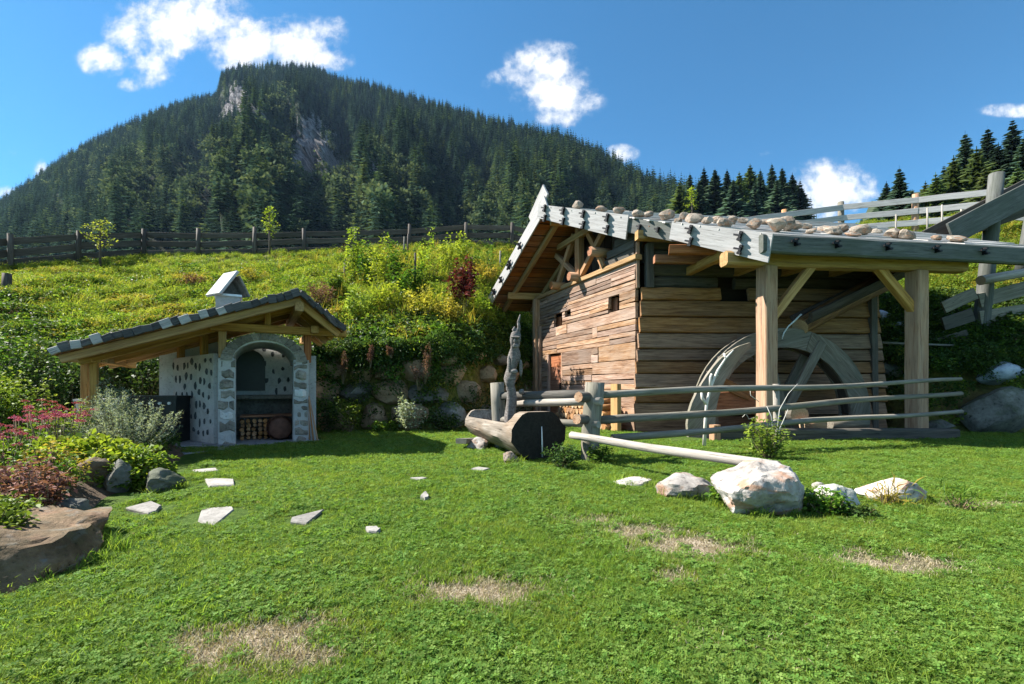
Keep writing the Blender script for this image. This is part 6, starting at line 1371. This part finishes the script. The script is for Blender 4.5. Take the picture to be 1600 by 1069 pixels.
def mound(name, c, rx, ry, h, n, leaf, mat, label, cat, seed, mat2=None):
    q = np.random.default_rng(seed); t = thing(name, c, label, cat)
    th, ph = q.uniform(0, 6.283, n), np.arccos(q.uniform(-.05, 1, n)); rad = q.uniform(.72, 1.0, n) ** .6 * (1 + .09 * np.sin(th * 5 + ph * 4) + .07 * np.sin(th * 11 - ph * 7))
    p = np.stack([np.cos(th) * np.sin(ph) * rx * rad, np.sin(th) * np.sin(ph) * ry * rad, np.cos(ph) * h * rad], 1); p[:, 2] = np.maximum(p[:, 2], .03); d_ = p / np.array([rx, ry, h]) + q.normal(size=(n, 3)) * .7; d_[:, 2] *= .5
    Vt, F = leaf_arrays(p, leaf * q.uniform(.6, 1.25, n), d_, .75, .3); place(bpy.data.objects.new('foliage', fast_mesh('foliage', Vt, F, mat, q.random(n))), Matrix.Translation(Vector(c)), t)
    st = [([Vector((0, 0, 0)), Vector((math.cos(a) * rx * .6, math.sin(a) * ry * .6, h * .5))], [.01, .005]) for a in np.linspace(0, 6, 12)]
    tubes('stems', [([v + Vector(c) for v in pl], r) for pl, r in st], MAT_STEM, t, c, 4); return t
mound('green_mound', Vector((-4.80, 5.12, .05)), .70, .52, .46, 5200, .075, L['lime'], 'rounded bright green leafy mound over rocks in the flower bed', 'plant', 3)
mound('green_mound', Vector((-5.4, 5.0, .05)), .45, .45, .38, 1800, .07, L['mid'], 'darker green mound at the left of the bright one', 'plant', 4)
mound('green_mound', Vector((-4.18, 5.12, .05)), .32, .40, .36, 1300, .06, L['mid'], 'small green mound behind the mossy rock', 'plant', 5)
for (x, y, h, sp, lb) in [(-5.75, 6.7, 1.05, .42, 'tall silvery feathery shrub in the flower bed before the hut'), (-5.35, 6.45, .85, .62, 'wide silvery shrub spreading towards the hut wall'), (-6.35, 7.2, 1.15, .35, 'thin silvery shrub below the lean-to posts'), (-5.7, 6.05, .6, .4, 'low silvery shrub in front of the tall one')]:
    shrub('silver_shrub', Vector((x, y, .12)), h, sp, 80, 70, .045, L['silver'], lb, 'shrub', 'silvery shrubs in the flower bed', jit=.022, t0=.25, aspect=.22, dirs_up=.7)
def sedum(x, y, h, n, label, seed):
    q = np.random.default_rng(seed); t = thing('pink_sedum', Vector((x, y, .15)), label, 'flowers', 'pink flowers in the bed'); lp, ld, fp, st = [], [], [], []
    for _ in range(n):
        a, r = q.uniform(0, 6.283), .22 * math.sqrt(q.random()); tip = np.array([math.cos(a) * r * 1.5, math.sin(a) * r * 1.5, h * q.uniform(.8, 1.05)]); b = tip * np.array([.4, .4, 0])
        st.append(([Vector(b), Vector(tip)], [.007, .004]))
        for _ in range(16): f = q.uniform(.1, .95); lp.append(b + (tip - b) * f + q.normal(0, .015, 3)); ld.append(np.append(q.normal(size=2), .3))
        for _ in range(46): aa, rr = q.uniform(0, 6.283), .046 * math.sqrt(q.random()); fp.append(tip + np.array([math.cos(aa) * rr, math.sin(aa) * rr, .02 * (1 - (rr / .046) ** 2) + q.normal(0, .006)]))
    o = np.array([x, y, .15]); leaves('foliage', np.array(lp) + o, .07, L['mid'], t, o, dirs=np.array(ld), aspect=.5); leaves('flower_heads', np.array(fp) + o, .017, L['pink'], t, o, aspect=.9); tubes('stems', [([v + Vector(o) for v in pl], r) for pl, r in st], MAT_STEM, t, o, 4)
for k, (px, py, Y, lb) in enumerate([(88, 628, 6.2, 'highest pink flower heads, nearest the silvery shrubs'), (106, 640, 5.9, 'pink flower heads right of the centre of the pink drift'), (62, 640, 5.8, 'red-pink flower heads in the middle of the pink drift'), (88, 650, 5.3, 'low pink flower heads in front of the highest ones'), (34, 655, 5.4, 'pink flower heads left of the middle of the drift'), (18, 668, 5.0, 'pale pink flower heads low at the left of the drift'), (2, 684, 4.6, 'coral pink flower heads cut by the left frame edge')]):
    p = P(px, py, Y); sedum(p.x, p.y, p.z - .15, 13, lb, 800 + k)
for x, y, h, sp, mat, lb in [(-3.95, 3.75, .50, .22, 'rust', 'rusty brown seed-head plant at the left edge behind the big boulder'), (-3.62, 3.50, .40, .2, 'rust', 'reddish plant leaning over the squared grey stone'), (-4.2, 4.1, .5, .26, 'mid', 'green leafy plant between the coral flowers and the boulder'), (-3.5, 3.15, .26, .2, 'mid', 'low green plant with broad leaves on the big boulder'), (-4.35, 4.35, .5, .25, 'yellow', 'yellow-green plant under the coral flowers'), (-5.0, 5.4, .52, .22, 'silver', 'purplish grey tuft left of the green mound'), (-5.95, 6.3, .92, .2, 'lime', 'bright lime leaved sprig between pink flowers and silvery shrubs'), (-3.2, 2.9, .22, .16, 'mid', 'small weed on top of the big brown boulder')]:
    shrub('bed_plant', Vector((x, y, .12)), h, sp, 26, 34, .05, L[mat], lb, 'plant', 'plants in the flower bed', jit=.04, aspect=.45)
# weeds on the lawn beside the stones and the fence
def lawn_shrub(px, py, top, w_, mat, leaf, nst, per, lb, **kw):
    g = G(px, py); h = (py - top) / FPX * g.y; shrub('weed_plant', g, h, w_ / 2 / FPX * g.y, nst, per, leaf, L[mat], lb, 'plant', 'weeds on the lawn', **kw)
lawn_shrub(1200, 718, 645, 62, 'weed', .07, 22, 34, 'yellowish bush with dry twigs by the thin fence stake', jit=.06)
lawn_shrub(1130, 790, 750, 40, 'mid', .05, 18, 30, 'green weed between the big boulder and the low pale stone', jit=.04)
lawn_shrub(1290, 806, 760, 56, 'mid', .045, 24, 34, 'weeds around the mossy rock right of the big boulder', jit=.04)
lawn_shrub(1345, 812, 785, 40, 'dark', .045, 14, 30, 'dark weeds right of the mossy rock', jit=.04)
lawn_shrub(1385, 792, 765, 30, 'yellow', .16, 16, 6, 'yellow grass tuft left of the flat-topped boulder', aspect=.07, dirs_up=.8)
lawn_shrub(1500, 796, 770, 50, 'mid', .18, 20, 6, 'grass tuft right of the flat-topped boulder', aspect=.06, dirs_up=.5)
lawn_shrub(880, 732, 690, 60, 'dark', .06, 20, 30, 'dark weeds in the shade of the trough end', jit=.05)
lawn_shrub(935, 726, 695, 46, 'mid', .06, 16, 26, 'broad-leaved weeds at the foot of the fence post', jit=.05)
tw = [([P(1212, 690, 7.4), P(1218, 640, 7.4), P(1232, 615, 7.4), P(1246, 600, 7.4)], [.008, .006, .005, .003]), ([P(1210, 690, 7.4), P(1205, 650, 7.4), P(1198, 635, 7.4)], [.01, .008, .004]), ([P(1214, 680, 7.4), P(1225, 655, 7.4), P(1231, 640, 7.4)], [.01, .007, .004])]
tag(tubes('dry_twigs', tw, MAT_TWIG, None, tw[0][0][0], 5), 'bare pale twigs sticking out of the yellowish bush', 'twigs')
tw = [([P(1188, 640, 9.0), P(1168, 644, 9.0), P(1160, 652, 9.0)], .006), ([P(1186, 650, 9.0), P(1170, 655, 9.0), P(1163, 640, 9.0)], .005), ([P(1186, 628, 9.0), P(1173, 618, 9.0), P(1172, 607, 9.0)], .007), ([P(1178, 665, 9.0), P(1160, 668, 9.0)], .01)]
tag(tubes('white_splinters', tw, MAT_TWIG, None, tw[0][0][0], 5), 'white splintered twigs behind the rails left of the porch post', 'twigs')
